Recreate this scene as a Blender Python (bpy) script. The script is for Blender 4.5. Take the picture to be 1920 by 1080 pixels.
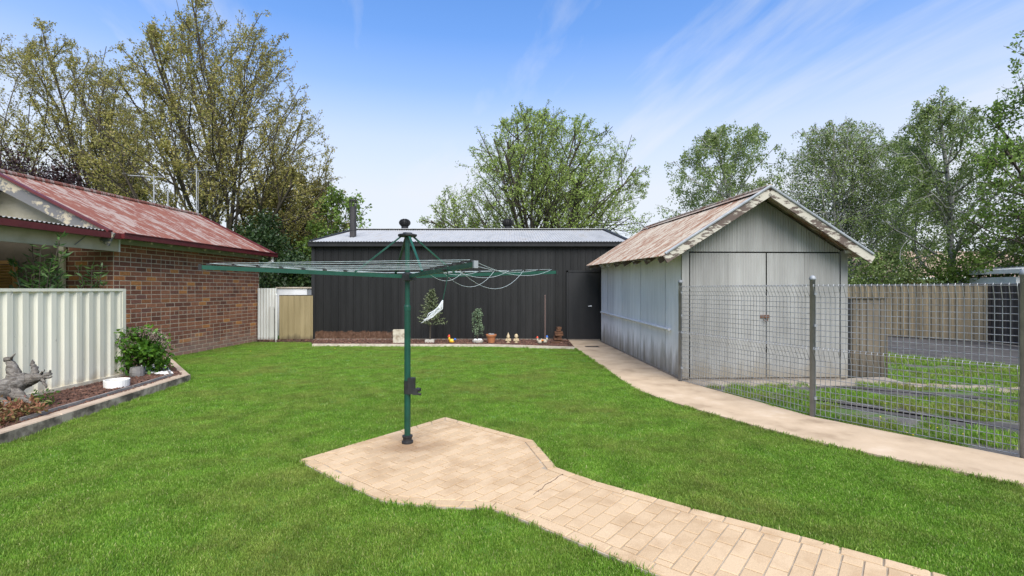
import bpy, bmesh, math, random
import numpy as np
from mathutils import Vector, Matrix, noise as mnoise

# ------------------------------------------------------------------ reset
for o in list(bpy.data.objects): bpy.data.objects.remove(o, do_unlink=True)
S = bpy.context.scene
COL = S.collection
R = math.radians

# ------------------------------------------------------------------ camera
F, HZ, EYE = 913.0, 543.0, 1.55          # focal length in photo pixels, horizon row, eye height (m)
cam = bpy.data.cameras.new('camera'); cam.sensor_width = 36.0; cam.lens = F/1920*36
cam.shift_y = (HZ-540)/1920; cam.clip_start = 0.05; cam.clip_end = 2000
camo = bpy.data.objects.new('camera', cam); COL.objects.link(camo)
camo.location = (0, 0, EYE); camo.rotation_euler = (R(90), 0, 0)
S.camera = camo
S.render.resolution_x, S.render.resolution_y = 1024, 576

# ------------------------------------------------------------------ world, sun, exposure
SUN_EL, SUN_AZ = 52, 166                  # azimuth clockwise from +Y: the sun stands behind the camera
W = bpy.data.worlds.new('World'); S.world = W; W.use_nodes = True
nt = W.node_tree; nt.nodes.clear()
def wn(t, **k):
    n = nt.nodes.new(t)
    for a, b in k.items(): setattr(n, a, b)
    return n
out = wn('ShaderNodeOutputWorld'); bg = wn('ShaderNodeBackground')
sky = wn('ShaderNodeTexSky', sky_type='NISHITA', sun_disc=False)
sky.sun_elevation = R(SUN_EL); sky.sun_rotation = R(SUN_AZ); sky.air_density = 1.0; sky.dust_density = 0.6; sky.ozone_density = 2.5
tc = wn('ShaderNodeTexCoord'); sep = wn('ShaderNodeSeparateXYZ')
nt.links.new(tc.outputs['Generated'], sep.inputs[0])
# cloud layer: the direction projected on a flat ceiling
addz = wn('ShaderNodeMath', operation='ADD'); addz.inputs[1].default_value = 0.12
mx = wn('ShaderNodeMath', operation='MAXIMUM'); mx.inputs[1].default_value = 0.0
nt.links.new(sep.outputs[2], mx.inputs[0]); nt.links.new(mx.outputs[0], addz.inputs[0])
dx = wn('ShaderNodeMath', operation='DIVIDE'); dy = wn('ShaderNodeMath', operation='DIVIDE')
nt.links.new(sep.outputs[0], dx.inputs[0]); nt.links.new(addz.outputs[0], dx.inputs[1])
nt.links.new(sep.outputs[1], dy.inputs[0]); nt.links.new(addz.outputs[0], dy.inputs[1])
cmb = wn('ShaderNodeCombineXYZ'); nt.links.new(dx.outputs[0], cmb.inputs[0]); nt.links.new(dy.outputs[0], cmb.inputs[1])
mp = wn('ShaderNodeMapping'); mp.inputs['Scale'].default_value = (1.9, 0.42, 1); mp.inputs['Location'].default_value = (1.3, 0.4, 0)
mp0 = wn('ShaderNodeMapping'); mp0.inputs['Rotation'].default_value = (0, 0, R(-17)); nt.links.new(cmb.outputs[0], mp0.inputs[0]); nt.links.new(mp0.outputs[0], mp.inputs[0])
nz = wn('ShaderNodeTexNoise'); nz.inputs['Scale'].default_value = 0.95; nz.inputs['Detail'].default_value = 7; nz.inputs['Roughness'].default_value = 0.56; nz.inputs['Distortion'].default_value = 0.35
nt.links.new(mp.outputs[0], nz.inputs['Vector'])
cr = wn('ShaderNodeValToRGB'); cr.color_ramp.elements[0].position = 0.50; cr.color_ramp.elements[1].position = 0.74
cr.color_ramp.elements[0].color = (0, 0, 0, 1); cr.color_ramp.elements[1].color = (.8, .8, .8, 1)
nt.links.new(nz.outputs[0], cr.inputs[0])
# hazy brightening towards the horizon
hr = wn('ShaderNodeValToRGB'); e = hr.color_ramp.elements
e[0].position = 0.0; e[0].color = (.95, .95, .95, 1); e[1].position = 0.60; e[1].color = (0, 0, 0, 1)
for p_, c_ in ((.19, .92), (.29, .66), (.38, .26), (.46, .08)):
    q = e.new(p_); q.color = (c_, c_, c_, 1)
nt.links.new(mx.outputs[0], hr.inputs[0])
inv = wn('ShaderNodeMath', operation='SUBTRACT'); inv.inputs[0].default_value = 1.0; nt.links.new(cr.outputs[0], inv.inputs[1])
inv2 = wn('ShaderNodeMath', operation='SUBTRACT'); inv2.inputs[0].default_value = 1.0; nt.links.new(hr.outputs[0], inv2.inputs[1])
mul = wn('ShaderNodeMath', operation='MULTIPLY'); nt.links.new(inv.outputs[0], mul.inputs[0]); nt.links.new(inv2.outputs[0], mul.inputs[1])
cov = wn('ShaderNodeMath', operation='SUBTRACT'); cov.inputs[0].default_value = 1.0; nt.links.new(mul.outputs[0], cov.inputs[1])
tint = wn('ShaderNodeMix', data_type='RGBA', blend_type='MULTIPLY'); tint.inputs[0].default_value = 1.0
tint.inputs[7].default_value = (.62, 1.02, 1.42, 1); nt.links.new(sky.outputs[0], tint.inputs[6])
mixc = wn('ShaderNodeMix', data_type='RGBA'); nt.links.new(cov.outputs[0], mixc.inputs[0])
nt.links.new(tint.outputs[2], mixc.inputs[6]); mixc.inputs[7].default_value = (4.35, 4.5, 4.72, 1)
nt.links.new(mixc.outputs[2], bg.inputs[0]); bg.inputs[1].default_value = 0.12
nt.links.new(bg.outputs[0], out.inputs[0])
sl = bpy.data.lights.new('sun', 'SUN'); sl.energy = 4.2; sl.angle = R(55); sl.color = (1, .96, .9)
so = bpy.data.objects.new('sun', sl); COL.objects.link(so)
sd = Vector((math.sin(R(SUN_AZ))*math.cos(R(SUN_EL)), math.cos(R(SUN_AZ))*math.cos(R(SUN_EL)), math.sin(R(SUN_EL))))
so.rotation_euler = (-sd).to_track_quat('-Z', 'Y').to_euler()
vs = S.view_settings; vs.view_transform = 'Standard'; vs.look = 'None'; vs.gamma = 1.0; vs.use_curve_mapping = False
vs.exposure = 0.74

# ------------------------------------------------------------------ helpers
def G(u, v, z=0.0):
    """photo pixel on the level z -> point in the yard"""
    Y = F*(EYE-z)/(v-HZ)
    return Vector(((u-960)/F*Y, Y, z))
def at(u, v, Y):
    return Vector(((u-960)/F*Y, Y, EYE+(HZ-v)*Y/F))

class MB:
    def __init__(s): s.v = []; s.f = []
    def add(s, vs, fs):
        b = len(s.v); s.v += [tuple(p) for p in vs]; s.f += [tuple(b+i for i in f) for f in fs]
    def box(s, c, size, rz=0.0, mat=None):
        x, y, z = (a/2 for a in size)
        pts = [Vector((i*x, j*y, k*z)) for k in (-1, 1) for j in (-1, 1) for i in (-1, 1)]
        m = mat if mat is not None else Matrix.Rotation(rz, 3, 'Z')
        pts = [m @ p + Vector(c) for p in pts]
        s.add(pts, [(0,2,3,1),(4,5,7,6),(0,1,5,4),(2,6,7,3),(0,4,6,2),(1,3,7,5)])
    def beam(s, a, b, w, h, up=(0,0,1)):
        """a bar of section w x h from a to b"""
        a, b = Vector(a), Vector(b); d = (b-a); L = d.length; d.normalize()
        sx = d.cross(Vector(up)); sx = sx.normalized() if sx.length > 1e-5 else Vector((1,0,0)); sz = sx.cross(d)
        m = Matrix((sx, d, sz)).transposed()
        s.box((a+b)/2, (w, L, h), mat=m)
    def tube(s, pts, rad, n=8, cap=True, jit=0.0, rnd=None):
        pts = [Vector(p) for p in pts]
        if not isinstance(rad, (list, tuple)): rad = [rad]*len(pts)
        base = len(s.v); up = Vector((0.13, 0.21, 1)).normalized()
        for i, p in enumerate(pts):
            d = (pts[min(i+1, len(pts)-1)]-pts[max(i-1, 0)])
            d = d.normalized() if d.length > 1e-9 else Vector((0,0,1))
            sx = d.cross(up)
            if sx.length < 0.05: sx = d.cross(Vector((1, 0, 0)))
            sx.normalize(); sy = d.cross(sx)
            for k in range(n):
                a = 2*math.pi*k/n; r = rad[i]*(1+(rnd.uniform(-jit, jit) if jit else 0))
                s.v.append(tuple(p+sx*(math.cos(a)*r)+sy*(math.sin(a)*r)))
        for i in range(len(pts)-1):
            for k in range(n):
                a = base+i*n+k; b = base+i*n+(k+1) % n
                s.f.append((a, b, b+n, a+n))
        if cap:
            s.f.append(tuple(base+k for k in range(n))[::-1]); s.f.append(tuple(base+(len(pts)-1)*n+k for k in range(n)))
    def lathe(s, c, prof, n=16, ang=0):
        base = len(s.v); c = Vector(c)
        for r, z in prof:
            for k in range(n):
                a = 2*math.pi*k/n+ang; s.v.append((c.x+r*math.cos(a), c.y+r*math.sin(a), c.z+z))
        for i in range(len(prof)-1):
            for k in range(n):
                a = base+i*n+k; b = base+i*n+(k+1) % n
                s.f.append((a, b, b+n, a+n))
        s.f.append(tuple(base+k for k in range(n))[::-1]); s.f.append(tuple(base+(len(prof)-1)*n+k for k in range(n)))
    def ball(s, c, r, n=10, m=7, sc=(1,1,1)):
        prof = [(max(.001, math.sin(math.pi*i/m))*r, -math.cos(math.pi*i/m)*r) for i in range(m+1)]
        b = len(s.v); s.lathe((0,0,0), prof, n)
        for i in range(b, len(s.v)):
            x, y, z = s.v[i]; s.v[i] = (c[0]+x*sc[0], c[1]+y*sc[1], c[2]+z*sc[2])
    def prism(s, poly, z0, z1, bevel=0.0):
        n = len(poly)
        if bevel:
            cx = sum(p[0] for p in poly)/n; cy = sum(p[1] for p in poly)/n
            top = []
            for x, y in [(p[0], p[1]) for p in poly]:
                d = math.hypot(x-cx, y-cy) or 1; k = max(0, 1-bevel*1.4/d); top.append((cx+(x-cx)*k, cy+(y-cy)*k))
            vs = [(p[0], p[1], z0) for p in poly]+[(p[0], p[1], z1-bevel) for p in poly]+[(x, y, z1) for x, y in top]
            fs = [tuple(range(n))[::-1]]
            for L in (0, n):
                fs += [(L+i, L+(i+1) % n, L+n+(i+1) % n, L+n+i) for i in range(n)]
            fs.append(tuple(range(2*n, 3*n)))
        else:
            vs = [(p[0], p[1], z0) for p in poly]+[(p[0], p[1], z1) for p in poly]
            fs = [tuple(range(n))[::-1], tuple(range(n, 2*n))]+[(i, (i+1) % n, n+(i+1) % n, n+i) for i in range(n)]
        s.add(vs, fs)
    def sheet(s, o, U, V, prof, nv=1):
        """profiled metal sheet: prof = [(u, offset)], swept along V from o; U across, offset along U x V"""
        o, U, V = Vector(o), Vector(U), Vector(V); u = U.normalized(); N = U.cross(V).normalized(); b = len(s.v)
        for j in range(nv+1):
            for pu, po in prof: s.v.append(tuple(o+u*pu+V*(j/nv)+N*po))
        n = len(prof)
        for j in range(nv):
            for i in range(n-1): s.f.append((b+j*n+i, b+j*n+i+1, b+(j+1)*n+i+1, b+(j+1)*n+i))
    def build(s, name, mat, parent=None, smooth=False, origin=None):
        me = bpy.data.meshes.new(name)
        off = Vector(origin) if origin is not None else (Vector(parent['_o']) if parent is not None and '_o' in parent else Vector((0,0,0)))
        me.from_pydata([(x-off.x, y-off.y, z-off.z) for x, y, z in s.v], [], s.f); me.update()
        if mat is not None: me.materials.append(mat)
        if smooth: me.shade_smooth()
        o = bpy.data.objects.new(name, me); COL.objects.link(o)
        if parent is not None:
            o.parent = parent; o['_o'] = tuple(off)
        elif origin is not None:
            o.location = off; o['_o'] = tuple(off)
        return o

def corr(width, pitch, amp, k=4, u0=0.0):
    n = max(2, int(width/pitch*k)); return [(i*width/n, amp*math.sin(2*math.pi*(u0+i*width/n)/pitch)) for i in range(n+1)]
def trap(width, pitch, depth, rib, edge):
    """pans with raised trapezoid ribs"""
    out_ = [(0, 0)]; x = pitch/2
    while x+rib/2+edge < width:
        out_ += [(x-rib/2-edge, 0), (x-rib/2, depth), (x+rib/2, depth), (x+rib/2+edge, 0)]; x += pitch
    return out_+[(width, 0)]

def tag(o, label, cat, group=None):
    o['label'] = label; o['category'] = cat
    if group: o['group'] = group
    return o
def struct(o): o['kind'] = 'structure'; return o
def thing(name, loc, label, cat, group=None):
    o = bpy.data.objects.new(name, None); COL.objects.link(o); o.location = loc; o['_o'] = tuple(loc)
    o.empty_display_size = .2
    return tag(o, label, cat, group)

# ------------------------------------------------------------------ materials
def newmat(name):
    m = bpy.data.materials.new(name); m.use_nodes = True; t = m.node_tree
    return m, t, t.nodes['Principled BSDF']
def nd(t, typ, **k):
    n = t.nodes.new(typ)
    for a, b in k.items():
        if a in n.inputs.keys() if hasattr(n.inputs, 'keys') else False: n.inputs[a].default_value = b
        else: setattr(n, a, b)
    return n
def ramp(t, src, stops, interp='LINEAR'):
    n = t.nodes.new('ShaderNodeValToRGB'); n.color_ramp.interpolation = interp; e = n.color_ramp.elements
    e[0].position, e[1].position = stops[0][0], stops[-1][0]
    for i in (0, -1): c = stops[i][1]; e[i].color = (*c, 1) if isinstance(c, tuple) else (c, c, c, 1)
    for p, c in stops[1:-1]:
        q = e.new(p); q.color = (*c, 1) if isinstance(c, tuple) else (c, c, c, 1)
    t.links.new(src, n.inputs[0]); return n.outputs[0]
def coords(t, space='Object', scale=(1,1,1), rot=(0,0,0)):
    if space == 'World':
        g = t.nodes.new('ShaderNodeNewGeometry'); src = g.outputs['Position']
    else:
        g = t.nodes.new('ShaderNodeTexCoord'); src = g.outputs['Object']
    m = t.nodes.new('ShaderNodeMapping'); m.inputs['Scale'].default_value = scale; m.inputs['Rotation'].default_value = rot
    t.links.new(src, m.inputs[0]); return m.outputs[0]
def noise(t, vec, scale, detail=5, rough=.55, dist=0):
    n = t.nodes.new('ShaderNodeTexNoise'); n.inputs['Scale'].default_value = scale; n.inputs['Detail'].default_value = detail
    n.inputs['Roughness'].default_value = rough; n.inputs['Distortion'].default_value = dist
    if vec is not None: t.links.new(vec, n.inputs['Vector'])
    return n.outputs[0]
def mixcol(t, fac, a, b, mode='MIX'):
    n = t.nodes.new('ShaderNodeMix'); n.data_type = 'RGBA'; n.blend_type = mode
    for i, s_ in ((0, fac), (6, a), (7, b)):
        if hasattr(s_, 'links') or isinstance(s_, bpy.types.NodeSocket): t.links.new(s_, n.inputs[i])
        elif isinstance(s_, tuple): n.inputs[i].default_value = (*s_, 1)
        else: n.inputs[i].default_value = s_
    return n.outputs[2]
def bump(t, b, height, strength=.3, dist=.01):
    n = t.nodes.new('ShaderNodeBump'); n.inputs['Strength'].default_value = strength; n.inputs['Distance'].default_value = dist
    t.links.new(height, n.inputs['Height']); t.links.new(n.outputs[0], b.inputs['Normal'])
def math_(t, op, a, b=None):
    n = t.nodes.new('ShaderNodeMath'); n.operation = op
    for i, s_ in enumerate((a, b)):
        if s_ is None: continue
        if isinstance(s_, bpy.types.NodeSocket): t.links.new(s_, n.inputs[i])
        else: n.inputs[i].default_value = s_
    return n.outputs[0]
def rnd_piece(t):
    """a random number for each piece, whether it is its own object or an island of a joined mesh"""
    a = t.nodes.new('ShaderNodeObjectInfo').outputs['Random']; b = t.nodes.new('ShaderNodeNewGeometry').outputs['Random Per Island']
    return math_(t, 'FRACT', math_(t, 'ADD', a, b))

def simple(name, stops, scale=4, rough=.7, metal=0, bs=.15, stretch=(1,1,1), space='Object', detail=6, fine=None, spec=.4, piece=None):
    """noise-driven colour over stops, fine bump; piece = spread of brightness per piece"""
    m, t, b = newmat(name)
    vec = coords(t, space, stretch); n = noise(t, vec, scale, detail, .6)
    c = ramp(t, n, stops)
    if piece:
        r = rnd_piece(t); c = mixcol(t, 1.0, c, ramp(t, r, [(0, 1-piece), (1, 1+piece*.6)]), 'MULTIPLY')
    t.links.new(c, b.inputs['Base Color'])
    b.inputs['Roughness'].default_value = rough; b.inputs['Metallic'].default_value = metal; b.inputs['Specular IOR Level'].default_value = spec
    if bs: bump(t, b, noise(t, coords(t, space, stretch), fine or scale*9, 4, .6), bs, .01)
    return m
MT = {}
MT['dark_metal'] = simple('charcoal_steel', [(.3, (.014, .0142, .0145)), (.7, (.022, .0215, .021))], 1.5, .6, 0, .04, (3, 3, .5), spec=.25)
MT['grey_roof'] = simple('zinc_roof', [(.3, (.27, .268, .26)), (.55, (.335, .33, .32)), (.72, (.28, .262, .235))], 1.2, .6, 0, .04, (2.5, .6, .6), spec=.25)
MT['green'] = simple('green_enamel', [(.35, (.005, .040, .024)), (.65, (.008, .062, .040))], 6, .38, 0, .05)
MT['black'] = simple('black_plastic', [(.4, (.012, .012, .012)), (.6, (.022, .022, .022))], 12, .5, 0, .1)
MT['wire'] = simple('galvanised_wire', [(.35, (.23, .235, .24)), (.65, (.36, .365, .37))], 9, .5, .5, .05)
MT['post'] = simple('grey_post', [(.35, (.20, .21, .22)), (.65, (.28, .29, .30))], 7, .6, .15, .08)
MT['line'] = simple('clothes_line', [(.4, (.30, .36, .34)), (.6, (.46, .5, .49))], 20, .5, 0, 0)
MT['rope'] = simple('frayed_rope', [(.4, (.6, .6, .6)), (.6, (.8, .8, .8))], 30, .8, 0, .2)
MT['cream_plain'] = simple('cream_steel', [(.3, (.66, .62, .48)), (.6, (.73, .69, .55)), (.78, (.64, .58, .43))], 1.6, .45, 0, .04, (1, 1, .5))
MT['cream_paint'] = simple('cream_paint', [(.3, (.36, .32, .22)), (.55, (.46, .41, .30)), (.75, (.40, .36, .27))], 3, .7, 0, .15, (1, 1, 1))
MT['maroon'] = simple('maroon_paint', [(.3, (.075, .012, .013)), (.7, (.11, .02, .02))], 5, .4, 0, .05)
MT['mortar'] = simple('mortar', [(.3, (.33, .265, .185)), (.7, (.47, .39, .285))], 14, .95, 0, .3)
MT['concrete'] = simple('path_concrete', [(.30, (.27, .19, .115)), (.46, (.40, .295, .19)), (.6, (.45, .335, .22)), (.75, (.51, .40, .285))], 2.1, .9, 0, .25, space='World', fine=90)
MT['slab'] = simple('grey_concrete', [(.25, (.12, .10, .08)), (.5, (.22, .185, .145)), (.75, (.3, .26, .21))], 2.2, .95, 0, .3, fine=60)
MT['timber_grey'] = simple('weathered_timber', [(.3, (.13, .12, .11)), (.7, (.27, .25, .23))], 5, .9, 0, .35, (1, 1, 8))
MT['white'] = simple('white_paint', [(.3, (.62, .62, .61)), (.7, (.76, .76, .75))], 4, .6, 0, .05)
MT['white_plastic'] = simple('white_plastic', [(.3, (.66, .64, .58)), (.7, (.78, .76, .71))], 6, .5, 0, .05)
MT['soil'] = simple('dark_mulch', [(.3, (.035, .02, .014)), (.7, (.10, .055, .038))], 30, 1, 0, .8, fine=70)
MT['asphalt'] = simple('driveway_gravel', [(.3, (.05, .046, .044)), (.55, (.075, .07, .067)), (.75, (.13, .115, .105))], 2.5, 1.0, 0, .5, space='World', fine=120, spec=.08)
MT['terracotta'] = simple('terracotta', [(.3, (.34, .12, .045)), (.7, (.43, .17, .07))], 8, .8, 0, .1)
MT['chip'] = simple('bark_chip', [(.25, (.045, .022, .014)), (.6, (.115, .055, .035)), (.8, (.22, .13, .09))], 7, .95, 0, .2, piece=.55)
MT['pebble'] = simple('white_pebble', [(.3, (.62, .60, .56)), (.7, (.8, .78, .74))], 9, .8, 0, .1, piece=.25)
MT['stone'] = simple('rough_stone', [(.3, (.30, .27, .22)), (.7, (.48, .44, .37))], 12, .9, 0, .4)
MT['rustbrick'] = simple('old_brown_brick', [(.3, (.06, .03, .018)), (.7, (.17, .08, .04))], 9, .95, 0, .4, piece=.4)
MT['tanfence'] = simple('tan_steel', [(.3, (.19, .148, .088)), (.7, (.26, .205, .125))], 1.3, .6, 0, .05, (1, 1, .4))
MT['brownfence'] = simple('brown_steel', [(.3, (.045, .037, .032)), (.7, (.065, .055, .047))], 2, .6, 0, .05)
MT['gnome'] = simple('painted_plaster', [(.3, (.36, .25, .11)), (.5, (.46, .37, .23)), (.7, (.27, .16, .07))], 30, .7, 0, .2)
for nm, c in (('yellow', (.75, .42, .03)), ('red', (.62, .07, .03)), ('blue', (.05, .16, .5)), ('orange', (.7, .22, .03)), ('dandelion', (.85, .62, .02)), ('pink', (.6, .22, .2))):
    MT[nm] = simple(nm+'_glaze', [(.3, tuple(x*.85 for x in c)), (.7, c)], 10, .45, 0, .05)
MT['glass'] = simple('window_glass', [(.3, (.02, .022, .025)), (.7, (.035, .04, .045))], 2, .08, 0, 0)
MT['tilered'] = simple('roof_tile', [(.3, (.27, .18, .13)), (.7, (.42, .31, .24))], 5, .9, 0, .2, piece=.3)
MT['ochre'] = simple('ochre_timber', [(.3, (.26, .13, .04)), (.7, (.36, .19, .065))], 4, .7, 0, .1, (1, 1, 6))
MT['lining_shaded'] = simple('tan_lining_shaded', [(.3, (.06, .047, .03)), (.7, (.085, .067, .045))], 3, .9, 0, .1)  # tan darkened in the colour itself to carry the verandah's shade

def brickmat():
    m, t, b = newmat('brick_mix'); r = rnd_piece(t)
    c = ramp(t, r, [(0, (.115, .050, .034)), (.2, (.185, .076, .044)), (.42, (.24, .098, .054)), (.62, (.15, .068, .050)), (.78, (.28, .12, .064)), (.9, (.20, .08, .045)), (.955, (.38, .165, .052)), (1, (.34, .135, .048))])
    n = noise(t, coords(t, 'World'), 26, 5, .65)
    c = mixcol(t, 1.0, c, ramp(t, n, [(.25, .62), (.5, 1.0), (.75, 1.3)]), 'MULTIPLY')
    # pale lime bloom low on the wall, with a ragged upper edge, and a few sooty patches
    g = nd(t, 'ShaderNodeNewGeometry'); s_ = nd(t, 'ShaderNodeSeparateXYZ'); t.links.new(g.outputs['Position'], s_.inputs[0])
    low = math_(t, 'SUBTRACT', math_(t, 'MULTIPLY', noise(t, coords(t, 'World'), 3.0, 5), .9), s_.outputs[2])
    c = mixcol(t, ramp(t, low, [(.0, 0.0), (.32, .5)]), c, (.30, .22, .17))
    soot = noise(t, coords(t, 'World', (1, 1, 1.6)), 1.7, 5, .6)
    c = mixcol(t, ramp(t, soot, [(.64, 0.0), (.76, .5)]), c, (.04, .03, .027))
    t.links.new(c, b.inputs['Base Color']); b.inputs['Roughness'].default_value = .9; b.inputs['Specular IOR Level'].default_value = .2
    bump(t, b, noise(t, coords(t, 'World'), 70, 4), .35, .006); return m
MT['brick'] = brickmat()

def paintpeel(name, paint, under, thr, stretch, scale, paint2=None, rough=.55, rustc=None, space='Object', metal=0.0):
    """old paint worn through in streaks that run down the sheets"""
    m, t, b = newmat(name)
    v = coords(t, space, stretch); n = noise(t, v, scale, 8, .68)
    big = noise(t, coords(t, space, tuple(max(.25, s_*.3) for s_ in stretch)), scale*.45, 3)
    f = math_(t, 'ADD', math_(t, 'MULTIPLY', n, .62), math_(t, 'MULTIPLY', big, .38))
    pc = ramp(t, noise(t, v, scale*.5, 4), [(.3, paint), (.7, paint2 or paint)])
    c = mixcol(t, ramp(t, f, [(thr, 0.0), (thr+.035, 1.0)]), pc, under)
    if rustc:
        n2 = noise(t, coords(t, space, tuple(s_*1.3 for s_ in stretch)), scale*1.6, 6, .65)
        c = mixcol(t, ramp(t, n2, [(.53, 0.0), (.62, .85)]), c, rustc)
    t.links.new(c, b.inputs['Base Color']); b.inputs['Roughness'].default_value = rough; b.inputs['Metallic'].default_value = metal
    bump(t, b, n, .12, .004); return m
MT['red_roof'] = paintpeel('worn_red_roof', (.125, .030, .018), (.235, .175, .15), .50, (1.0, 10, 1.0), 3.4, (.165, .060, .036), .8)
MT['rust_roof'] = paintpeel('rusty_roof', (.42, .36, .28), (.22, .115, .068), .495, (1.1, 8, 1.1), 3.4, (.34, .285, .22), .8, (.185, .09, .05))
MT['barge'] = paintpeel('peeling_barge', (.40, .36, .29), (.09, .064, .05), .478, (1.5, 1.5, 5), 3.2, (.42, .39, .32), .85)
MT['barge_grey'] = paintpeel('peeling_cream_barge', (.42, .36, .25), (.13, .125, .12), .47, (1.6, 1, 2.2), 2.4, (.38, .32, .22), .85)

def galv(name, c0, c1, stain, stain_h, streak=.35):
    """old zinc sheet: vertical streaks, mould that climbs from the ground with a ragged edge"""
    m, t, b = newmat(name)
    n = noise(t, coords(t, 'World', (4, 4, .35)), 2.2, 6, .6); n2 = noise(t, coords(t, 'World', (1, 1, .7)), 1.1, 4)
    c = ramp(t, math_(t, 'ADD', math_(t, 'MULTIPLY', n, .6), math_(t, 'MULTIPLY', n2, .4)), [(.36, c0), (.62, c1)])
    pr = rnd_piece(t); c = mixcol(t, 1.0, c, ramp(t, pr, [(0, .88), (1, 1.08)]), 'MULTIPLY')
    g = nd(t, 'ShaderNodeNewGeometry'); s_ = nd(t, 'ShaderNodeSeparateXYZ'); t.links.new(g.outputs['Position'], s_.inputs[0])
    ed = math_(t, 'SUBTRACT', math_(t, 'MULTIPLY', noise(t, coords(t, 'World', (3, 3, .5)), 2.0, 6, .65), stain_h*2), s_.outputs[2])
    c = mixcol(t, ramp(t, ed, [(0, 0.0), (stain_h*.5, .55), (stain_h, .85)]), c, stain)
    sp = noise(t, coords(t, 'World', (1, 1, .6)), 9, 5, .7)
    c = mixcol(t, ramp(t, sp, [(.66, 0.0), (.74, .55)]), c, (.16, .13, .11))
    t.links.new(c, b.inputs['Base Color']); b.inputs['Roughness'].default_value = .55; b.inputs['Metallic'].default_value = .12
    bump(t, b, n2, .08, .01); return m
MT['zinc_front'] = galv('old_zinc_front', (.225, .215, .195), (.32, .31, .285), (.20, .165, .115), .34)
MT['zinc_side'] = galv('old_zinc_side', (.64, .64, .63), (.80, .80, .79), (.115, .098, .055), .55)  # colour raised well above the front zinc to make up for missing sun
MT['cream'] = galv('cream_fence_steel', (.70, .655, .51), (.80, .755, .61), (.34, .25, .14), .27)
MT['white_corr'] = galv('white_corrugated', (.50, .49, .44), (.64, .63, .58), (.12, .085, .055), .16)
MT['tan_gate'] = galv('stained_tan_gate', (.21, .16, .075), (.29, .225, .115), (.05, .035, .02), .2)
MT['gatepanel'] = galv('stained_brown_panel', (.10, .08, .055), (.16, .13, .092), (.06, .05, .035), .5)
MT['shed_wall'] = galv('charcoal_wall', (.024, .0245, .025), (.036, .036, .036), (.030, .028, .026), .08)

def rustpatch():
    """shed wall sheets; low down on one stretch the coating has failed to brown rust, ragged on top"""
    m, t, b = newmat('charcoal_wall_rusted')
    n = noise(t, coords(t, 'World', (3, 3, .5)), 2.0, 4); c = ramp(t, n, [(.3, (.0125, .012, .0112)), (.7, (.019, .0182, .017))])
    g = nd(t, 'ShaderNodeNewGeometry'); s_ = nd(t, 'ShaderNodeSeparateXYZ'); t.links.new(g.outputs['Position'], s_.inputs[0])
    x, z = s_.outputs[0], s_.outputs[2]
    ed = noise(t, coords(t, 'World'), 6, 6, .7)
    top = math_(t, 'ADD', .20, math_(t, 'MULTIPLY', ed, .22))
    fz = ramp(t, math_(t, 'SUBTRACT', top, z), [(0, 0.0), (.03, 1.0)])
    fx = ramp(t, math_(t, 'SUBTRACT', math_(t, 'ADD', -3.75, math_(t, 'MULTIPLY', ed, .4)), x), [(0, 0.0), (.06, 1.0)])
    f = math_(t, 'MULTIPLY', fz, fx)
    rc = ramp(t, noise(t, coords(t, 'World'), 14, 6, .7), [(.3, (.045, .024, .014)), (.55, (.10, .052, .03)), (.75, (.17, .12, .09))])
    c = mixcol(t, 1.0, c, ramp(t, rnd_piece(t), [(0, .82), (1, 1.22)]), 'MULTIPLY'); c = mixcol(t, f, c, rc); t.links.new(c, b.inputs['Base Color']); b.inputs['Roughness'].default_value = .5; b.inputs['Specular IOR Level'].default_value = .25; return m
MT['shed_front'] = rustpatch()

def pavermat():
    m, t, b = newmat('stamped_sandstone'); r = rnd_piece(t)
    c = ramp(t, r, [(0, (.435, .30, .17)), (.3, (.465, .325, .188)), (.7, (.49, .345, .202)), (1, (.51, .365, .22))])
    n = noise(t, coords(t, 'World'), 3.2, 6, .65)
    c = mixcol(t, ramp(t, n, [(.47, 0.0), (.66, .55)]), c, (.31, .19, .092))
    # damp dirt ring round the foot of the clothes line post
    g = nd(t, 'ShaderNodeNewGeometry'); d = nd(t, 'ShaderNodeVectorMath', operation='DISTANCE'); t.links.new(g.outputs['Position'], d.inputs[0]); d.inputs[1].default_value = (-1.0, 4.70, .03)
    dn = math_(t, 'ADD', d.outputs['Value'], math_(t, 'MULTIPLY', noise(t, coords(t, 'World'), 5, 5), .5))
    c = mixcol(t, ramp(t, dn, [(.28, .75), (.72, 0.0)]), c, (.20, .115, .055))
    f = noise(t, coords(t, 'World'), 140, 3, .7); c = mixcol(t, 1.0, c, ramp(t, f, [(.3, .82), (.7, 1.12)]), 'MULTIPLY')
    t.links.new(c, b.inputs['Base Color']); b.inputs['Roughness'].default_value = .85; bump(t, b, f, .25, .004); return m
MT['paver'] = pavermat()
MT['grout'] = simple('pale_grout', [(.3, (.23, .175, .115)), (.7, (.42, .35, .26))], 5, .95, 0, .2, space='World')

def kerbmat():
    m, t, b = newmat('kerb_concrete')
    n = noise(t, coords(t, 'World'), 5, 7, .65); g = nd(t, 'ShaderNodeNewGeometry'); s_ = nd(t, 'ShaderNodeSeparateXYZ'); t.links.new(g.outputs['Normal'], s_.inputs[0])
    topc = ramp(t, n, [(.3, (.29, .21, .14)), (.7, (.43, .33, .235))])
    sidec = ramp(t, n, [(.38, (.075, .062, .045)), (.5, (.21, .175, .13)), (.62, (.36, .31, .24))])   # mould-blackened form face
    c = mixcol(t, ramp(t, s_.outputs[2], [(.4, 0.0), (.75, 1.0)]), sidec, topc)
    t.links.new(c, b.inputs['Base Color']); b.inputs['Roughness'].default_value = .95; bump(t, b, noise(t, coords(t, 'World'), 60, 4), .4, .006); return m
MT['kerb'] = kerbmat()

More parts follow.
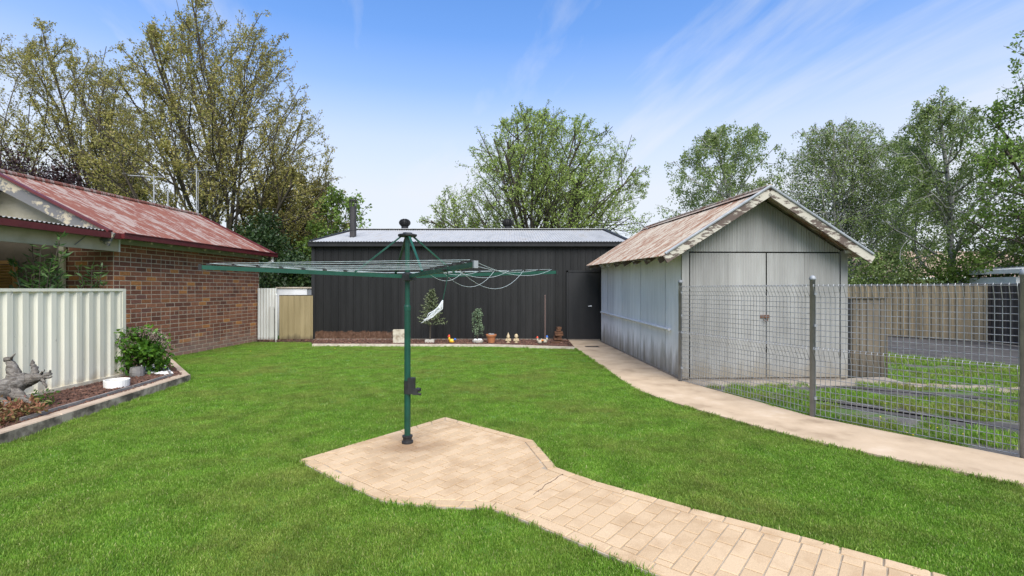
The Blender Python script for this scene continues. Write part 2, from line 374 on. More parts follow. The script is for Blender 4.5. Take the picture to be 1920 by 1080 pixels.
def leafmat(name, stops, trans=.45, big=.9, rough=.5):
    m, t, b = newmat(name); r = rnd_piece(t)
    c = ramp(t, r, stops)
    n = noise(t, coords(t, 'World'), big, 3); c = mixcol(t, 1.0, c, ramp(t, n, [(.3, .72), (.7, 1.2)]), 'MULTIPLY')
    t.links.new(c, b.inputs['Base Color']); b.inputs['Roughness'].default_value = rough; b.inputs['Specular IOR Level'].default_value = .3
    tr = nd(t, 'ShaderNodeBsdfTranslucent'); t.links.new(c, tr.inputs[0]); mx_ = nd(t, 'ShaderNodeMixShader'); mx_.inputs[0].default_value = trans
    t.links.new(b.outputs[0], mx_.inputs[1]); t.links.new(tr.outputs[0], mx_.inputs[2])
    t.links.new(mx_.outputs[0], t.nodes['Material Output'].inputs[0]); return m
MT['elm'] = leafmat('elm_leaf', [(0, (.22, .20, .05)), (.4, (.33, .295, .08)), (.7, (.41, .345, .11)), (.88, (.29, .30, .065)), (1, (.48, .36, .18))])
MT['elm2'] = leafmat('spring_leaf', [(0, (.20, .20, .045)), (.5, (.30, .27, .07)), (1, (.42, .34, .13))])
MT['ash'] = leafmat('ash_leaf', [(0, (.18, .25, .05)), (.5, (.28, .37, .08)), (1, (.38, .45, .13))])
MT['birch'] = leafmat('birch_leaf', [(0, (.14, .20, .06)), (.5, (.21, .28, .085)), (1, (.30, .37, .125))])
MT['green_leaf'] = leafmat('green_leaf', [(0, (.10, .17, .03)), (.5, (.16, .25, .045)), (1, (.24, .33, .07))])
MT['dark_leaf'] = leafmat('dark_leaf', [(0, (.012, .028, .008)), (.5, (.025, .05, .013)), (1, (.05, .085, .02))], .25)
MT['purple'] = leafmat('purple_leaf', [(0, (.016, .008, .010)), (.5, (.033, .014, .016)), (1, (.06, .026, .024))], .25)
MT['rustleaf'] = leafmat('rusty_leaf', [(0, (.05, .04, .01)), (.5, (.10, .075, .015)), (1, (.16, .10, .02))], .3)
MT['oleander'] = leafmat('long_leaf', [(0, (.03, .07, .018)), (.5, (.06, .12, .03)), (1, (.12, .19, .05))], .35)
MT['hydrangea'] = leafmat('bright_leaf', [(0, (.04, .11, .01)), (.5, (.075, .18, .014)), (1, (.14, .26, .03))], .4)
MT['deadflower'] = leafmat('dry_flower', [(0, (.13, .09, .07)), (.5, (.21, .155, .12)), (1, (.29, .22, .18))], .2)
MT['succulent'] = leafmat('reddish_succulent', [(0, (.10, .11, .025)), (.45, (.22, .10, .05)), (.8, (.33, .14, .09)), (1, (.19, .20, .06))], .2)
MT['needle'] = leafmat('blue_needle', [(0, (.12, .15, .07)), (.5, (.19, .225, .11)), (1, (.27, .30, .16))], .2)
MT['cypress'] = leafmat('weeping_leaf', [(0, (.09, .145, .075)), (.5, (.16, .22, .12)), (1, (.24, .30, .18))], .2)
MT['bark'] = simple('bark', [(.3, (.035, .028, .02)), (.7, (.085, .068, .048))], 6, .95, 0, .5, (1, 1, .3))
MT['bark_pale'] = simple('pale_bark', [(.36, (.05, .045, .04)), (.46, (.27, .26, .235)), (.7, (.40, .385, .35))], 5, .9, 0, .4, (1, 1, 1.6))
def driftwood():
    m, t, b = newmat('driftwood'); n = noise(t, coords(t, 'Object', (1.2, 3, 4), (0, R(25), 0)), 7, 8, .7, .8)
    c = ramp(t, n, [(.3, (.03, .022, .016)), (.44, (.125, .105, .085)), (.6, (.24, .215, .185)), (.75, (.18, .125, .075))])
    t.links.new(c, b.inputs['Base Color']); b.inputs['Roughness'].default_value = .9; bump(t, b, n, 1.0, .05); return m
MT['driftwood'] = driftwood()
def grassmat(name, dry):
    m, t, b = newmat(name); r = rnd_piece(t)
    c = ramp(t, r, [(0, (.095, .195, .016)), (.4, (.14, .28, .024)), (.75, (.19, .34, .036)), (.93, (.28, .39, .065)), (1, (.46, .45, .20))])
    n = noise(t, coords(t, 'World'), .9, 5, .6); c = mixcol(t, ramp(t, n, [(.44, 0.0), (.66, dry)]), c, (.24, .235, .06))
    n2 = noise(t, coords(t, 'World'), 3.5, 4, .6); c = mixcol(t, 1.0, c, ramp(t, n2, [(.3, .70), (.7, 1.22)]), 'MULTIPLY')
    t.links.new(c, b.inputs['Base Color']); b.inputs['Roughness'].default_value = .55; b.inputs['Specular IOR Level'].default_value = .25
    tr = nd(t, 'ShaderNodeBsdfTranslucent'); t.links.new(c, tr.inputs[0]); mx_ = nd(t, 'ShaderNodeMixShader'); mx_.inputs[0].default_value = .35
    t.links.new(b.outputs[0], mx_.inputs[1]); t.links.new(tr.outputs[0], mx_.inputs[2]); t.links.new(mx_.outputs[0], t.nodes['Material Output'].inputs[0]); return m
MT['grass'] = grassmat('lawn_blades', .56); MT['weedgrass'] = grassmat('verge_blades', .8)
MT['turf'] = simple('turf_soil', [(.3, (.05, .11, .012)), (.55, (.08, .16, .016)), (.75, (.12, .17, .03))], 5, 1, 0, .6, space='World', fine=60)
def vergemat():
    m, t, b = newmat('verge_ground'); n = noise(t, coords(t, 'World', (.55, 1.6, 1), (0, 0, R(-12))), 1.0, 6, .62)
    c = ramp(t, n, [(.36, (.055, .05, .05)), (.46, (.11, .10, .085)), (.52, (.055, .10, .018)), (.66, (.085, .135, .025)), (.8, (.17, .13, .085))])
    c = mixcol(t, 1.0, c, ramp(t, noise(t, coords(t, 'World'), 60, 4, .7), [(.3, .65), (.7, 1.3)]), 'MULTIPLY')
    t.links.new(c, b.inputs['Base Color']); b.inputs['Roughness'].default_value = 1; bump(t, b, noise(t, coords(t, 'World'), 50, 4), .7, .02); return m
MT['verge'] = vergemat()

# ================================================================== SETTING
def sheetobj(name, poly, z, mat, thick=0.0):
    mb = MB()
    if thick: mb.prism(poly, z-thick, z)
    else: mb.add([(x, y, z) for x, y in poly], [tuple(range(len(poly)))])
    return struct(mb.build(name, mat))
def inpoly(x, y, poly):
    r = np.zeros(len(x), bool); n = len(poly)
    for i in range(n):
        x0, y0 = poly[i][:2]; x1, y1 = poly[(i+1) % n][:2]
        if y0 == y1: continue
        c = ((y0 > y) != (y1 > y)) & (x < (x1-x0)*(y-y0)/(y1-y0)+x0); r ^= c
    return r

mb = MB(); N_ = 24
mb.add([(-600+1200*i/N_, -200+1200*j/N_, -.04) for j in range(N_+1) for i in range(N_+1)], [(j*(N_+1)+i, j*(N_+1)+i+1, (j+1)*(N_+1)+i+1, (j+1)*(N_+1)+i) for j in range(N_) for i in range(N_)])
struct(mb.build('ground', MT['turf']))
sheetobj('lawn', [(-9, -2), (6, -2), (6, 15), (-9, 15)], 0.0, MT['turf'])
PATH_L = [(1.67, 14.58), (1.66, 12.6), (1.74, 11), (1.82, 9.3), (1.85, 8.3), (1.90, 7.45), (2.12, 6.7), (2.44, 6.02), (2.72, 5.45), (3.03, 4.9), (3.5, 4.32), (4.0, 3.8), (4.9, 2.9), (6.2, 1.6)]
PATH_R = [(7.0, 2.3), (5.6, 3.4), (4.62, 4.36), (3.60, 5.82), (2.83, 8.12), (2.82, 8.9), (2.58, 14.2), (2.58, 14.58)]
PATH = PATH_L+PATH_R
sheetobj('concrete_path', PATH, .03, MT['concrete'], .08)
VERGE = [(7.0, 2.25), (5.62, 3.38), (4.64, 4.36), (3.62, 5.83), (2.9, 8.1), (2.9, 9), (2.7, 15), (4, 17), (40, 17), (40, 2)]
sheetobj('verge', VERGE, .006, MT['verge'])
sheetobj('driveway', [(8.3, 15.9), (9.15, 11.9), (9.5, 10.9), (10.1, 9.6), (11.6, 6), (22, 5), (22, 15.9)], .014, MT['asphalt'])
rg = random.Random(4)
def track(name, a, b, w, mat):
    a, b = Vector(a), Vector(b); d = (b-a).normalized(); n = Vector((-d.y, d.x)); L = []; Rr = []
    for i in range(15):
        p = a.lerp(b, i/14); k = math.sin(math.pi*i/14)**.35
        L.append(tuple(p+n*(w*.5*k+rg.uniform(-.08, .08)))); Rr.append(tuple(p-n*(w*.5*k+rg.uniform(-.08, .08))))
    sheetobj(name, L+Rr[::-1], .011, mat); return L+Rr[::-1]
TRACKS = [track('wheel_track', (3.9, 7.1), (6.6, 4.2), .5, MT['asphalt']), track('wheel_track', (4.6, 8.0), (9.0, 5.4), .5, MT['asphalt'])]
MT['bare'] = simple('bare_dirt', [(.3, (.20, .15, .11)), (.7, (.33, .26, .20))], 3, 1, 0, .5, space='World', fine=60)
TRACKS.append(track('bare_patch', (6.2, 7.9), (8.4, 7.3), .55, MT['bare']))
def gp(a, b): return (2.85+a-.04*b, 8.18+.04*a+b)
sheetobj('apron', [gp(-.0, -.02), gp(.1, -.42), gp(1.2, -.55), gp(2.3, -.5), gp(3.6, -.36), gp(3.7, .3), gp(2.9, .1)], .018, MT['slab'], .05)

# ---- stamped paving: border and courses of pavers
d_ = Vector((.775, -.632)).normalized(); n_ = Vector((-d_.y, d_.x))
SLAB = [(-1.91, 4.354), (-1.45, 3.93), (-.944, 3.52), (-.60, 3.43), (-.149, 3.393), (.08, 3.22), (.328, 2.998), (.736, 2.635), (2.131, 1.497), (2.847, 2.161), (2.266, 2.635), (1.79, 3.015), (1.258, 3.395), (.679, 3.865), (.389, 4.174), (.31, 4.52), (.216, 4.93), (-.797, 5.82)]
def inset(poly, w):
    n = len(poly); out_ = []; A = sum(poly[i][0]*poly[(i+1) % n][1]-poly[(i+1) % n][0]*poly[i][1] for i in range(n)); sg = 1 if A > 0 else -1
    for i in range(n):
        p0, p1, p2 = (Vector(poly[(i+k) % n][:2]) for k in (-1, 0, 1))
        e1 = (p1-p0).normalized(); e2 = (p2-p1).normalized(); n1 = Vector((-e1.y, e1.x))*sg; n2 = Vector((-e2.y, e2.x))*sg
        b = (n1+n2).normalized(); k = w/max(.35, b.dot(n1)); out_.append(tuple(p1+b*k))
    return out_
def clip(subj, conv):
    """Sutherland-Hodgman: subj clipped to the convex counter-clockwise polygon conv"""
    out_ = [Vector(p[:2]) for p in subj]
    for i in range(len(conv)):
        a, b = Vector(conv[i]), Vector(conv[(i+1) % len(conv)]); e = b-a; inp = out_; out_ = []
        if not inp: return []
        ins = lambda p: e.x*(p.y-a.y)-e.y*(p.x-a.x) >= 0
        for j in range(len(inp)):
            p, q = inp[j-1], inp[j]; ip, iq = ins(p), ins(q)
            if ip != iq:
                den = e.x*(q.y-p.y)-e.y*(q.x-p.x); tt = -(e.x*(p.y-a.y)-e.y*(p.x-a.x))/den; out_.append(p.lerp(q, tt))
            if iq: out_.append(q)
    return out_
def area(p): return abs(sum(p[i][0]*p[(i+1) % len(p)][1]-p[(i+1) % len(p)][0]*p[i][1] for i in range(len(p))))/2
paving = sheetobj('paving', SLAB, .022, MT['grout'], .06)
BW, JT = .10, .0045
I1 = inset(SLAB, BW+JT); pieces = []
Iin = inset(SLAB, BW-.001); Oout = inset(SLAB, .004)
nS = len(SLAB)
for i in range(nS):
    o0, o1, i0, i1 = (Vector(a) for a in (Oout[i], Oout[(i+1) % nS], Iin[i], Iin[(i+1) % nS])); L = (o1-o0).length; k = max(1, round(L/.235))
    for j in range(k):
        q = [o0.lerp(o1, j/k), o0.lerp(o1, (j+1)/k), i1*((j+1)/k)+i0*(1-(j+1)/k), i1*(j/k)+i0*(1-j/k)]
        pieces.append([tuple(p) for p in inset(q, JT)])
TL, TW = .204, .102
org = Vector((.389, 4.174)); rp = random.Random(2)
for c in range(-40, 46):
    for k in range(-16, 16):
        c0 = c*TW; s0 = (k+(.5 if c % 2 else 0))*TL
        q = [org+d_*(c0+JT)+n_*(s0+JT), org+d_*(c0+TW-JT)+n_*(s0+JT), org+d_*(c0+TW-JT)+n_*(s0+TL-JT), org+d_*(c0+JT)+n_*(s0+TL-JT)]
        p = clip(I1, q)
        if len(p) >= 3 and area(p) > .0012: pieces.append([tuple(a) for a in p])
def vis(p):
    cx = sum(a[0] for a in p)/len(p); cy = sum(a[1] for a in p)/len(p); return cy > 2.55 and abs(cx)/cy < 1.07, area(p)/cy**2
pieces.sort(key=lambda p: -(vis(p)[1] if vis(p)[0] else -1)); rest = MB()
for i, p in enumerate(pieces):
    cx = sum(a[0] for a in p)/len(p); cy = sum(a[1] for a in p)/len(p); h = .030+rp.uniform(-.0012, .0012)
    if i < 300 and vis(p)[0]:
        m_ = MB(); m_.prism([(a[0], a[1]) for a in p], .012, h, .004); o = m_.build('paver', MT['paver'], origin=(cx, cy, 0)); o.parent = paving
    else: rest.prism([(a[0], a[1]) for a in p], .012, h, .004)
if rest.v: o = rest.build('pavers', MT['paver'], paving); o['kind'] = 'stuff'

cp = [G(u, v, .03) for u, v in ((1000, 928), (1008, 921), (1016, 917), (1022, 909), (1032, 904), (1041, 899), (1047, 893), (1056, 889))]; m_ = MB()
for i, (p, q) in enumerate(zip(cp, cp[1:])): m_.beam((p.x, p.y, .0285), (q.x, q.y, .0285), .006 if i % 2 else .004, .006)
m_.build('crack', MT['soil'], paving)
# ---- garden beds
BED_L = [(-4.98, 2.5), (-5.0, 3.6), (-5.19, 4.8), (-5.36, 6.5), (-5.5, 8.12), (-7.25, 10.15), (-7.92, 9.8), (-7.9, 9.6), (-6.5, 8.2), (-6.42, 8.0), (-6.42, 2.5)]
sheetobj('garden_bed', BED_L, .115, MT['soil'], .2)
BED_B = [(-7.5, 14.58), (-7.5, 14.35), (-5.9, 14.3), (-5.45, 13.36), (-3, 13.3), (-.5, 13.25), (.6, 12.95), (1.62, 12.66), (1.66, 14.58)]
sheetobj('garden_bed', BED_B, .05, MT['soil'], .1)
# concrete kerb cast in lengths
KO = [(-4.86, 2.5), (-5.05, 4.80), (-5.13, 5.55), (-5.27, 6.9), (-5.40, 8.18), (-7.32, 10.42)]
KI = [(-5.0, 2.5), (-5.19, 4.80), (-5.28, 5.55), (-5.42, 6.9), (-5.56, 8.10), (-7.42, 10.26)]
kt = thing('garden_kerb', (-5.2, 6, 0), 'low concrete kerb with mould-dark face edging the bed below the cream fence', 'kerb')
for i in range(len(KO)-1):
    a, b, c, d = Vector(KO[i]), Vector(KO[i+1]), Vector(KI[i+1]), Vector(KI[i]); e = (b-a).normalized()*(.004 if i != 3 else 0)
    m_ = MB(); q = [a+e, b-e, c-e, d+e]; h = .135 if i < 4 else .12
    iq = inset([tuple(x) for x in q], .012)
    m_.add([(x.x, x.y, -.03) for x in q]+[(x.x, x.y, h-.012) for x in q]+[(x[0], x[1], h) for x in iq],
           [(3, 2, 1, 0)]+[(L+k, L+(k+1) % 4, L+4+(k+1) % 4, L+4+k) for L in (0, 4) for k in range(4)]+[(8, 9, 10, 11)])
    m_.build('kerb_length', MT['kerb'], kt)
# thin timber edging inside the kerb
ed = thing('timber_edging', (-5.5, 6.5, .1), 'thin grey timber edging boards standing inside the concrete kerb', 'edging')
for a, b in (((-5.30, 5.25), (-5.47, 7.0)), ((-5.475, 7.03), (-5.60, 8.02)), ((-5.63, 8.04), (-6.9, 9.5))):
    m_ = MB(); m_.beam((a[0], a[1], .125), (b[0], b[1], .125), .022, .085); m_.build('board', MT['timber_grey'], ed)
eb = thing('pale_edging', (-2, 13.2, 0), 'low pale timber edging between the lawn and the bed along the charcoal shed', 'edging')
E_ = [(-5.45, 13.32), (-3, 13.26), (-.5, 13.2), (.6, 12.9), (1.63, 12.6)]
MT['pale_timber'] = simple('pale_timber', [(.3, (.33, .27, .20)), (.7, (.55, .48, .38))], 6, .9, 0, .3)
for a, b in zip(E_, E_[1:]):
    m_ = MB(); m_.beam((a[0], a[1], .03), (b[0], b[1], .03), .07, .075); m_.build('board', MT['pale_timber'], eb)

# mulch, chips and pebbles
def chips(name, polys, n, z, size, mat, seed, flat=.35, keep=None):
    r = np.random.RandomState(seed); xs, ys = [], []
    P = np.array(polys); lo, hi = P.min(0), P.max(0)
    while len(xs) < n:
        x = r.uniform(lo[0], hi[0], n); y = r.uniform(lo[1], hi[1], n); k = inpoly(x, y, polys)
        if keep is not None: k &= keep(x, y)
        xs += list(x[k]); ys += list(y[k])
    m_ = MB()
    for i in range(n):
        q = Matrix.Rotation(r.uniform(0, 6.3), 3, 'Z') @ Matrix.Rotation(r.normal(0, .35), 3, 'X') @ Matrix.Rotation(r.normal(0, .35), 3, 'Y')
        s_ = size*r.uniform(.5, 1.4); a, b, c = s_*.5, s_*r.uniform(.25, .5), s_*flat*r.uniform(.2, .5)
        p = [q @ Vector(v) + Vector((xs[i], ys[i], z+r.uniform(0, .012))) for v in ((-a, -b*.6, -c), (a*.8, -b, -c), (a, b*.7, -c), (-a*.7, b, -c), (-a*.7, -b*.4, c), (a*.6, -b*.7, c), (a*.7, b*.5, c), (-a*.5, b*.7, c))]
        m_.add(p, [(3, 2, 1, 0), (4, 5, 6, 7), (0, 1, 5, 4), (1, 2, 6, 5), (2, 3, 7, 6), (3, 0, 4, 7)])
    o = m_.build(name, mat); o['kind'] = 'stuff'; return o
PEB = [(-5.70, 8.16), (-6.95, 9.62), (-7.2, 9.5), (-6.3, 8.25)]
tag(chips('bark_mulch', BED_L, 6500, .118, .05, MT['chip'], 1, keep=lambda x, y: (y > 4.6) & ~inpoly(x, y, PEB)), 'brown bark chips spread over the bed along the cream fence', 'mulch')
tag(chips('bark_mulch', BED_B, 5000, .053, .055, MT['chip'], 2, keep=lambda x, y: y < 14.55), 'red brown bark chips spread along the foot of the charcoal shed', 'mulch')
tag(chips('white_pebbles', PEB, 2600, .126, .05, MT['pebble'], 3, .8), 'bed of white pebbles at the corner of the kerb', 'pebbles')

# ---- grass: clumps of blades instanced on scattered points
def clump(name, nb, rad, h, w, seed, mat):
    r = np.random.RandomState(seed); v = []; f = []
    for i in range(nb):
        a = r.uniform(0, 6.283); q = rad*math.sqrt(r.uniform()); x, y = q*math.cos(a), q*math.sin(a); t = r.uniform(0, 6.283); hh = h*r.uniform(.55, 1.2); ww = w*r.uniform(.7, 1.3)
        lean = r.uniform(.1, .75)*hh; la = r.uniform(0, 6.283); dx, dy = math.cos(t)*ww/2, math.sin(t)*ww/2; lx, ly = math.cos(la)*lean, math.sin(la)*lean; b = len(v)
        v += [(x-dx, y-dy, -.004), (x+dx, y+dy, -.004), (x+lx*.35-dx*.8, y+ly*.35-dy*.8, hh*.6), (x+lx*.35+dx*.8, y+ly*.35+dy*.8, hh*.6), (x+lx, y+ly, hh)]
        f += [(b, b+1, b+3, b+2), (b+2, b+3, b+4)]
    me = bpy.data.meshes.new(name); me.from_pydata(v, [], f); me.materials.append(mat); return bpy.data.objects.new(name, me)
def scatter(name, pts, srcs, seed, smin=.75, smax=1.3):
    me = bpy.data.meshes.new(name); me.from_pydata(pts, [], []); o = bpy.data.objects.new(name, me); COL.objects.link(o); o['kind'] = 'stuff'
    g = bpy.data.node_groups.new(name, 'GeometryNodeTree'); g.interface.new_socket('Geometry', in_out='INPUT', socket_type='NodeSocketGeometry'); g.interface.new_socket('Geometry', in_out='OUTPUT', socket_type='NodeSocketGeometry')
    N = g.nodes.new; gi, go = N('NodeGroupInput'), N('NodeGroupOutput'); iop = N('GeometryNodeInstanceOnPoints'); jn = N('GeometryNodeJoinGeometry')
    for s_ in srcs:
        oi = N('GeometryNodeObjectInfo'); oi.inputs['Object'].default_value = s_; oi.inputs['As Instance'].default_value = True; g.links.new(oi.outputs['Geometry'], jn.inputs[0])
    rv = N('FunctionNodeRandomValue'); rv.data_type = 'FLOAT_VECTOR'; rv.inputs[0].default_value = (-.06, -.06, 0); rv.inputs[1].default_value = (.06, .06, 6.283); rv.inputs['Seed'].default_value = seed
    rs = N('FunctionNodeRandomValue'); rs.data_type = 'FLOAT'; rs.inputs[2].default_value = smin; rs.inputs[3].default_value = smax; rs.inputs['Seed'].default_value = seed+1
    ri = N('FunctionNodeRandomValue'); ri.data_type = 'INT'; ri.inputs[4].default_value = 0; ri.inputs[5].default_value = len(srcs)-1; ri.inputs['Seed'].default_value = seed+2
    L = g.links.new; L(gi.outputs[0], iop.inputs['Points']); L(jn.outputs[0], iop.inputs['Instance']); iop.inputs['Pick Instance'].default_value = True
    L(ri.outputs[2], iop.inputs['Instance Index']); L(rv.outputs[0], iop.inputs['Rotation']); L(rs.outputs[1], iop.inputs['Scale']); L(iop.outputs[0], go.inputs[0])
    o.modifiers.new('scatter', 'NODES').node_group = g; return o
LAWN = [(-4.84, 1.9), (-5.03, 4.80), (-5.39, 8.2), (-7.3, 10.44), (-7.78, 10.5), (-7.58, 14.3), (-5.95, 14.3), (-5.46, 13.27), (-3, 13.2), (-.5, 13.15), (.6, 12.85), (1.6, 12.56), (1.64, 12.5)]+[(x-.01, y) for x, y in PATH_L[2:12]]+[(3.7, 1.9)]
rs_ = np.random.RandomState(7); n0 = 75000
x = rs_.uniform(-8, 4.2, n0); y = rs_.uniform(1.9, 14.3, n0)
dens = np.clip((4.2/y)**1.1, .32, 1); k = (rs_.uniform(size=n0) < dens) & inpoly(x, y, LAWN) & ~inpoly(x, y, inset(SLAB, .025)) & (np.abs(x)/y < 1.25)
tufts = [clump('grass_tuft', 95, .075, .019, .0038, s_, MT['grass']) for s_ in (1, 2, 3, 4)]
g_ = scatter('lawn_grass', [(a, b, .0) for a, b in zip(x[k], y[k])], tufts, 3); tag(g_, 'mown green grass of the back lawn', 'grass')
# longer fringe where the mower does not reach: along kerb, walls, path and paving
fr = []
def fringe(line, step, spread, seed):
    r = random.Random(seed)
    for a, b in zip(line, line[1:]):
        a, b = Vector(a), Vector(b); L = (b-a).length
        for i in range(int(L/step)):
            p = a.lerp(b, r.random()); fr.append((p.x+r.gauss(0, spread), p.y+r.gauss(0, spread), 0))
fringe([(-4.90, 3.5), (-5.02, 4.8), (-5.37, 8.22), (-7.25, 10.5), (-7.62, 11), (-7.5, 14.2)], .022, .018, 1)
fringe([(x_-.015, y_) for x_, y_ in PATH_L[1:12]], .022, .012, 2); fringe(E_, .03, .02, 3)
SO = inset(SLAB, -.012); fringe(SO+SO[:1], .03, .012, 4)
long_t = [clump('grass_fringe', 26, .035, .042, .005, s_, MT['grass']) for s_ in (11, 12, 13)]
g_ = scatter('grass_fringe', fr, long_t, 9, .6, 1.3); tag(g_, 'longer unmown grass along the kerb, path and paving edges', 'grass')
# patchy verge beyond the wire fence
n0 = 26000; x = rs_.uniform(2.8, 16, n0); y = rs_.uniform(3.2, 15, n0)
pn = np.array([mnoise.noise(Vector((a*.55, b*1.3, 3.1)))+.5*mnoise.noise(Vector((a*1.9, b*2.7, 1.1))) for a, b in zip(x, y)])
k = inpoly(x, y, VERGE) & (pn > -.18) & (rs_.uniform(size=n0) < np.clip((6/y), .25, 1))
for tr_ in TRACKS: k &= ~(inpoly(x, y, tr_) & (rs_.uniform(size=n0) < .93))
k &= ~inpoly(x, y, [(8.3, 15.9), (9.15, 11.9), (10.1, 9.6), (11.6, 6), (22, 5), (22, 15.9)])
k &= ~inpoly(x, y, [gp(-.2, -.5), gp(3.6, -.38), gp(3.7, .2), gp(2.9, 7), gp(-.2, 7)])
g_ = scatter('verge_grass', [(a, b, .006) for a, b in zip(x[k], y[k])], [clump('verge_tuft', 34, .07, .06, .006, s_, MT['weedgrass']) for s_ in (21, 22, 23)], 5, .5, 1.4)
tag(g_, 'rough patchy grass and weeds beyond the wire fence', 'grass')

# ================================================================== CHARCOAL SHED
SY, SX0, SX1, SH = 14.6, -5.98, 3.50, 2.93
sh = thing('steel_shed', (-1.2, SY, 0), 'long charcoal ribbed steel shed with pale grey roof across the end of the lawn', 'shed')
pr = []; w_ = SX1-SX0; x_ = 0
while x_ < w_:
    pr += [(x_, 0), (x_+.075, 0), (x_+.082, .016), (x_+.104, .016), (x_+.111, 0), (x_+.150, 0), (x_+.154, .006), (x_+.168, .006), (x_+.172, 0)]; x_ += .225
for k0 in range(0, 43, 4):
    x0 = k0*.225; q = [(a-x0, b) for a, b in pr if x0-1e-6 <= a <= min(w_, x0+.90+.012)]
    if len(q) > 1: m_ = MB(); m_.sheet((SX0+x0, SY-.002*((k0//4) % 2), .07), (q[-1][0], 0, 0), (0, 0, SH-.07), q); m_.build('wall_sheet', MT['shed_front'], sh)
for zr in (.35, 1.15, 1.95, 2.75):
    m_ = MB()
    for k0 in range(42): m_.box((SX0+.04+k0*.225, SY-.004, zr), (.016, .012, .016))
    o = m_.build('screws', MT['dark_metal'], sh); o['kind'] = 'stuff'
RX, RY, RZ = .0, SY+4.1, 3.84
for x0, sgn in ((SX0, -1), (SX1, 1)):
    m_ = MB(); q = [(x0, SY, .07), (x0, SY+8.2, .07), (x0, SY+8.2, SH), (x0, RY, RZ-.03), (x0, SY, SH)]
    m_.add(q, [(0, 1, 2, 3, 4) if sgn > 0 else (4, 3, 2, 1, 0)]); m_.build('side_wall', MT['shed_wall'], sh)
m_ = MB(); m_.box(((SX0+SX1)/2, SY+8.2, SH/2), (w_, .03, SH)); m_.build('back_wall', MT['shed_wall'], sh)
m_ = MB(); m_.box(((SX0+SX1)/2, SY+.04, .035), (w_+.02, .16, .08)); m_.build('plinth', MT['slab'], sh)
m_ = MB(); m_.sheet((SX0-.06, SY-.12, SH+.05), (w_+.12, 0, 0), (0, RY-SY+.12, RZ-SH-.05), corr(w_+.12, .085, .011, 4)); m_.build('roof', MT['grey_roof'], sh)
m_ = MB(); m_.sheet((SX1+.06, SY+8.32, SH+.05), (-w_-.12, 0, 0), (0, RY-SY-8.32, RZ-SH-.05), corr(w_+.12, .17, .011, 4)); m_.build('roof', MT['grey_roof'], sh)
m_ = MB(); m_.beam((SX0-.06, RY, RZ+.03), (SX1+.06, RY, RZ+.03), .34, .02); m_.build('ridge_cap', MT['grey_roof'], sh)
m_ = MB(); m_.box(((SX0+SX1)/2, SY-.10, SH-.03), (w_+.14, .14, .13)); m_.box(((SX0+SX1)/2, SY-.18, SH+.025), (w_+.14, .02, .025)); m_.build('gutter', MT['dark_metal'], sh)
for x0 in (SX0-.02, SX1+.02):
    m_ = MB(); m_.beam((x0, SY-.1, SH+.07), (x0, RY, RZ+.045), .12, .03); m_.build('barge_cap', MT['dark_metal'], sh)
m_ = MB(); m_.box((SX0+.03, SY-.012, SH/2), (.10, .05, SH-.1)); m_.build('corner_trim', MT['dark_metal'], sh)
# door
m_ = MB(); m_.box((2.155, SY-.028, 1.07), (.94, .03, 2.0)); dr = m_.build('door', MT['dark_metal'], sh)
m_ = MB()
for x0 in (1.655, 2.655): m_.box((x0, SY-.03, 1.08), (.05, .05, 2.08))
m_.box((2.155, SY-.03, 2.10), (1.05, .05, .05)); m_.build('door_frame', MT['dark_metal'], sh)
m_ = MB(); m_.tube([(2.36, SY-.043, 1.06), (2.36, SY-.09, 1.06)], .02, 10); m_.tube([(2.36, SY-.085, 1.06), (2.27, SY-.088, 1.055)], .011, 8); m_.build('handle', MT['white'], dr)
# flue and spinning vents
def up(v_, Y): return EYE+(HZ-v_)*Y/F
fy = 15.9; fx = (662-960)/F*fy
MT['flue'] = simple('rusted_flue', [(.35, (.028, .026, .026)), (.6, (.045, .040, .038)), (.75, (.10, .055, .035))], 4, .6, .1, .1, (1, 1, .5))
m_ = MB(); zb, zt = 3.15, up(388, fy); m_.lathe((fx, fy, 0), [(.105, zb), (.105, zb+.33), (.112, zb+.33), (.112, zb+.36), (.103, zb+.36), (.103, zt)], 14); fl = m_.build('flue', MT['flue'], sh)
m_ = MB(); m_.lathe((fx, fy, 0), [(.12, zt+.20), (.12, zt+.23), (.02, zt+.25)], 14)
for k in range(6):
    a = k*math.pi/3+.3; m_.box((fx+.1*math.cos(a), fy+.1*math.sin(a), zt+.1), (.02, .02, .22))
m_.build('cowl', MT['flue'], fl)
m_ = MB(); m_.lathe((fx, fy, 0), [(.26, zb-.02), (.2, zb+.07), (.11, zb+.12)], 14); m_.build('flashing', MT['dark_metal'], fl)
def vent(X):
    z0 = RZ+.04; m_ = MB(); m_.lathe((X, RY, z0), [(.15, -.08), (.13, .09), (.15, .1)], 14); v_ = m_.build('vent', MT['dark_metal'], sh)
    m_ = MB()
    for k in range(18):
        a0 = 2*math.pi*k/18; pts = []
        for j in range(6):
            ph = math.pi*(.12+.78*j/5); r_ = .2*math.sin(ph)*1.0; a = a0+.25*math.sin(ph); pts.append((X+r_*math.cos(a), RY+r_*math.sin(a), z0+.235-.135*math.cos(ph)))
        for p, q in zip(pts, pts[1:]): m_.beam(p, q, .012, .05)
    m_.lathe((X, RY, z0), [(.12, .10), (.16, .17), (.165, .24), (.13, .33), (.06, .365), (.01, .37)], 12); m_.build('turbine', MT['dark_metal'], v_)
vent((759-960)/F*RY); vent((952-960)/F*RY)

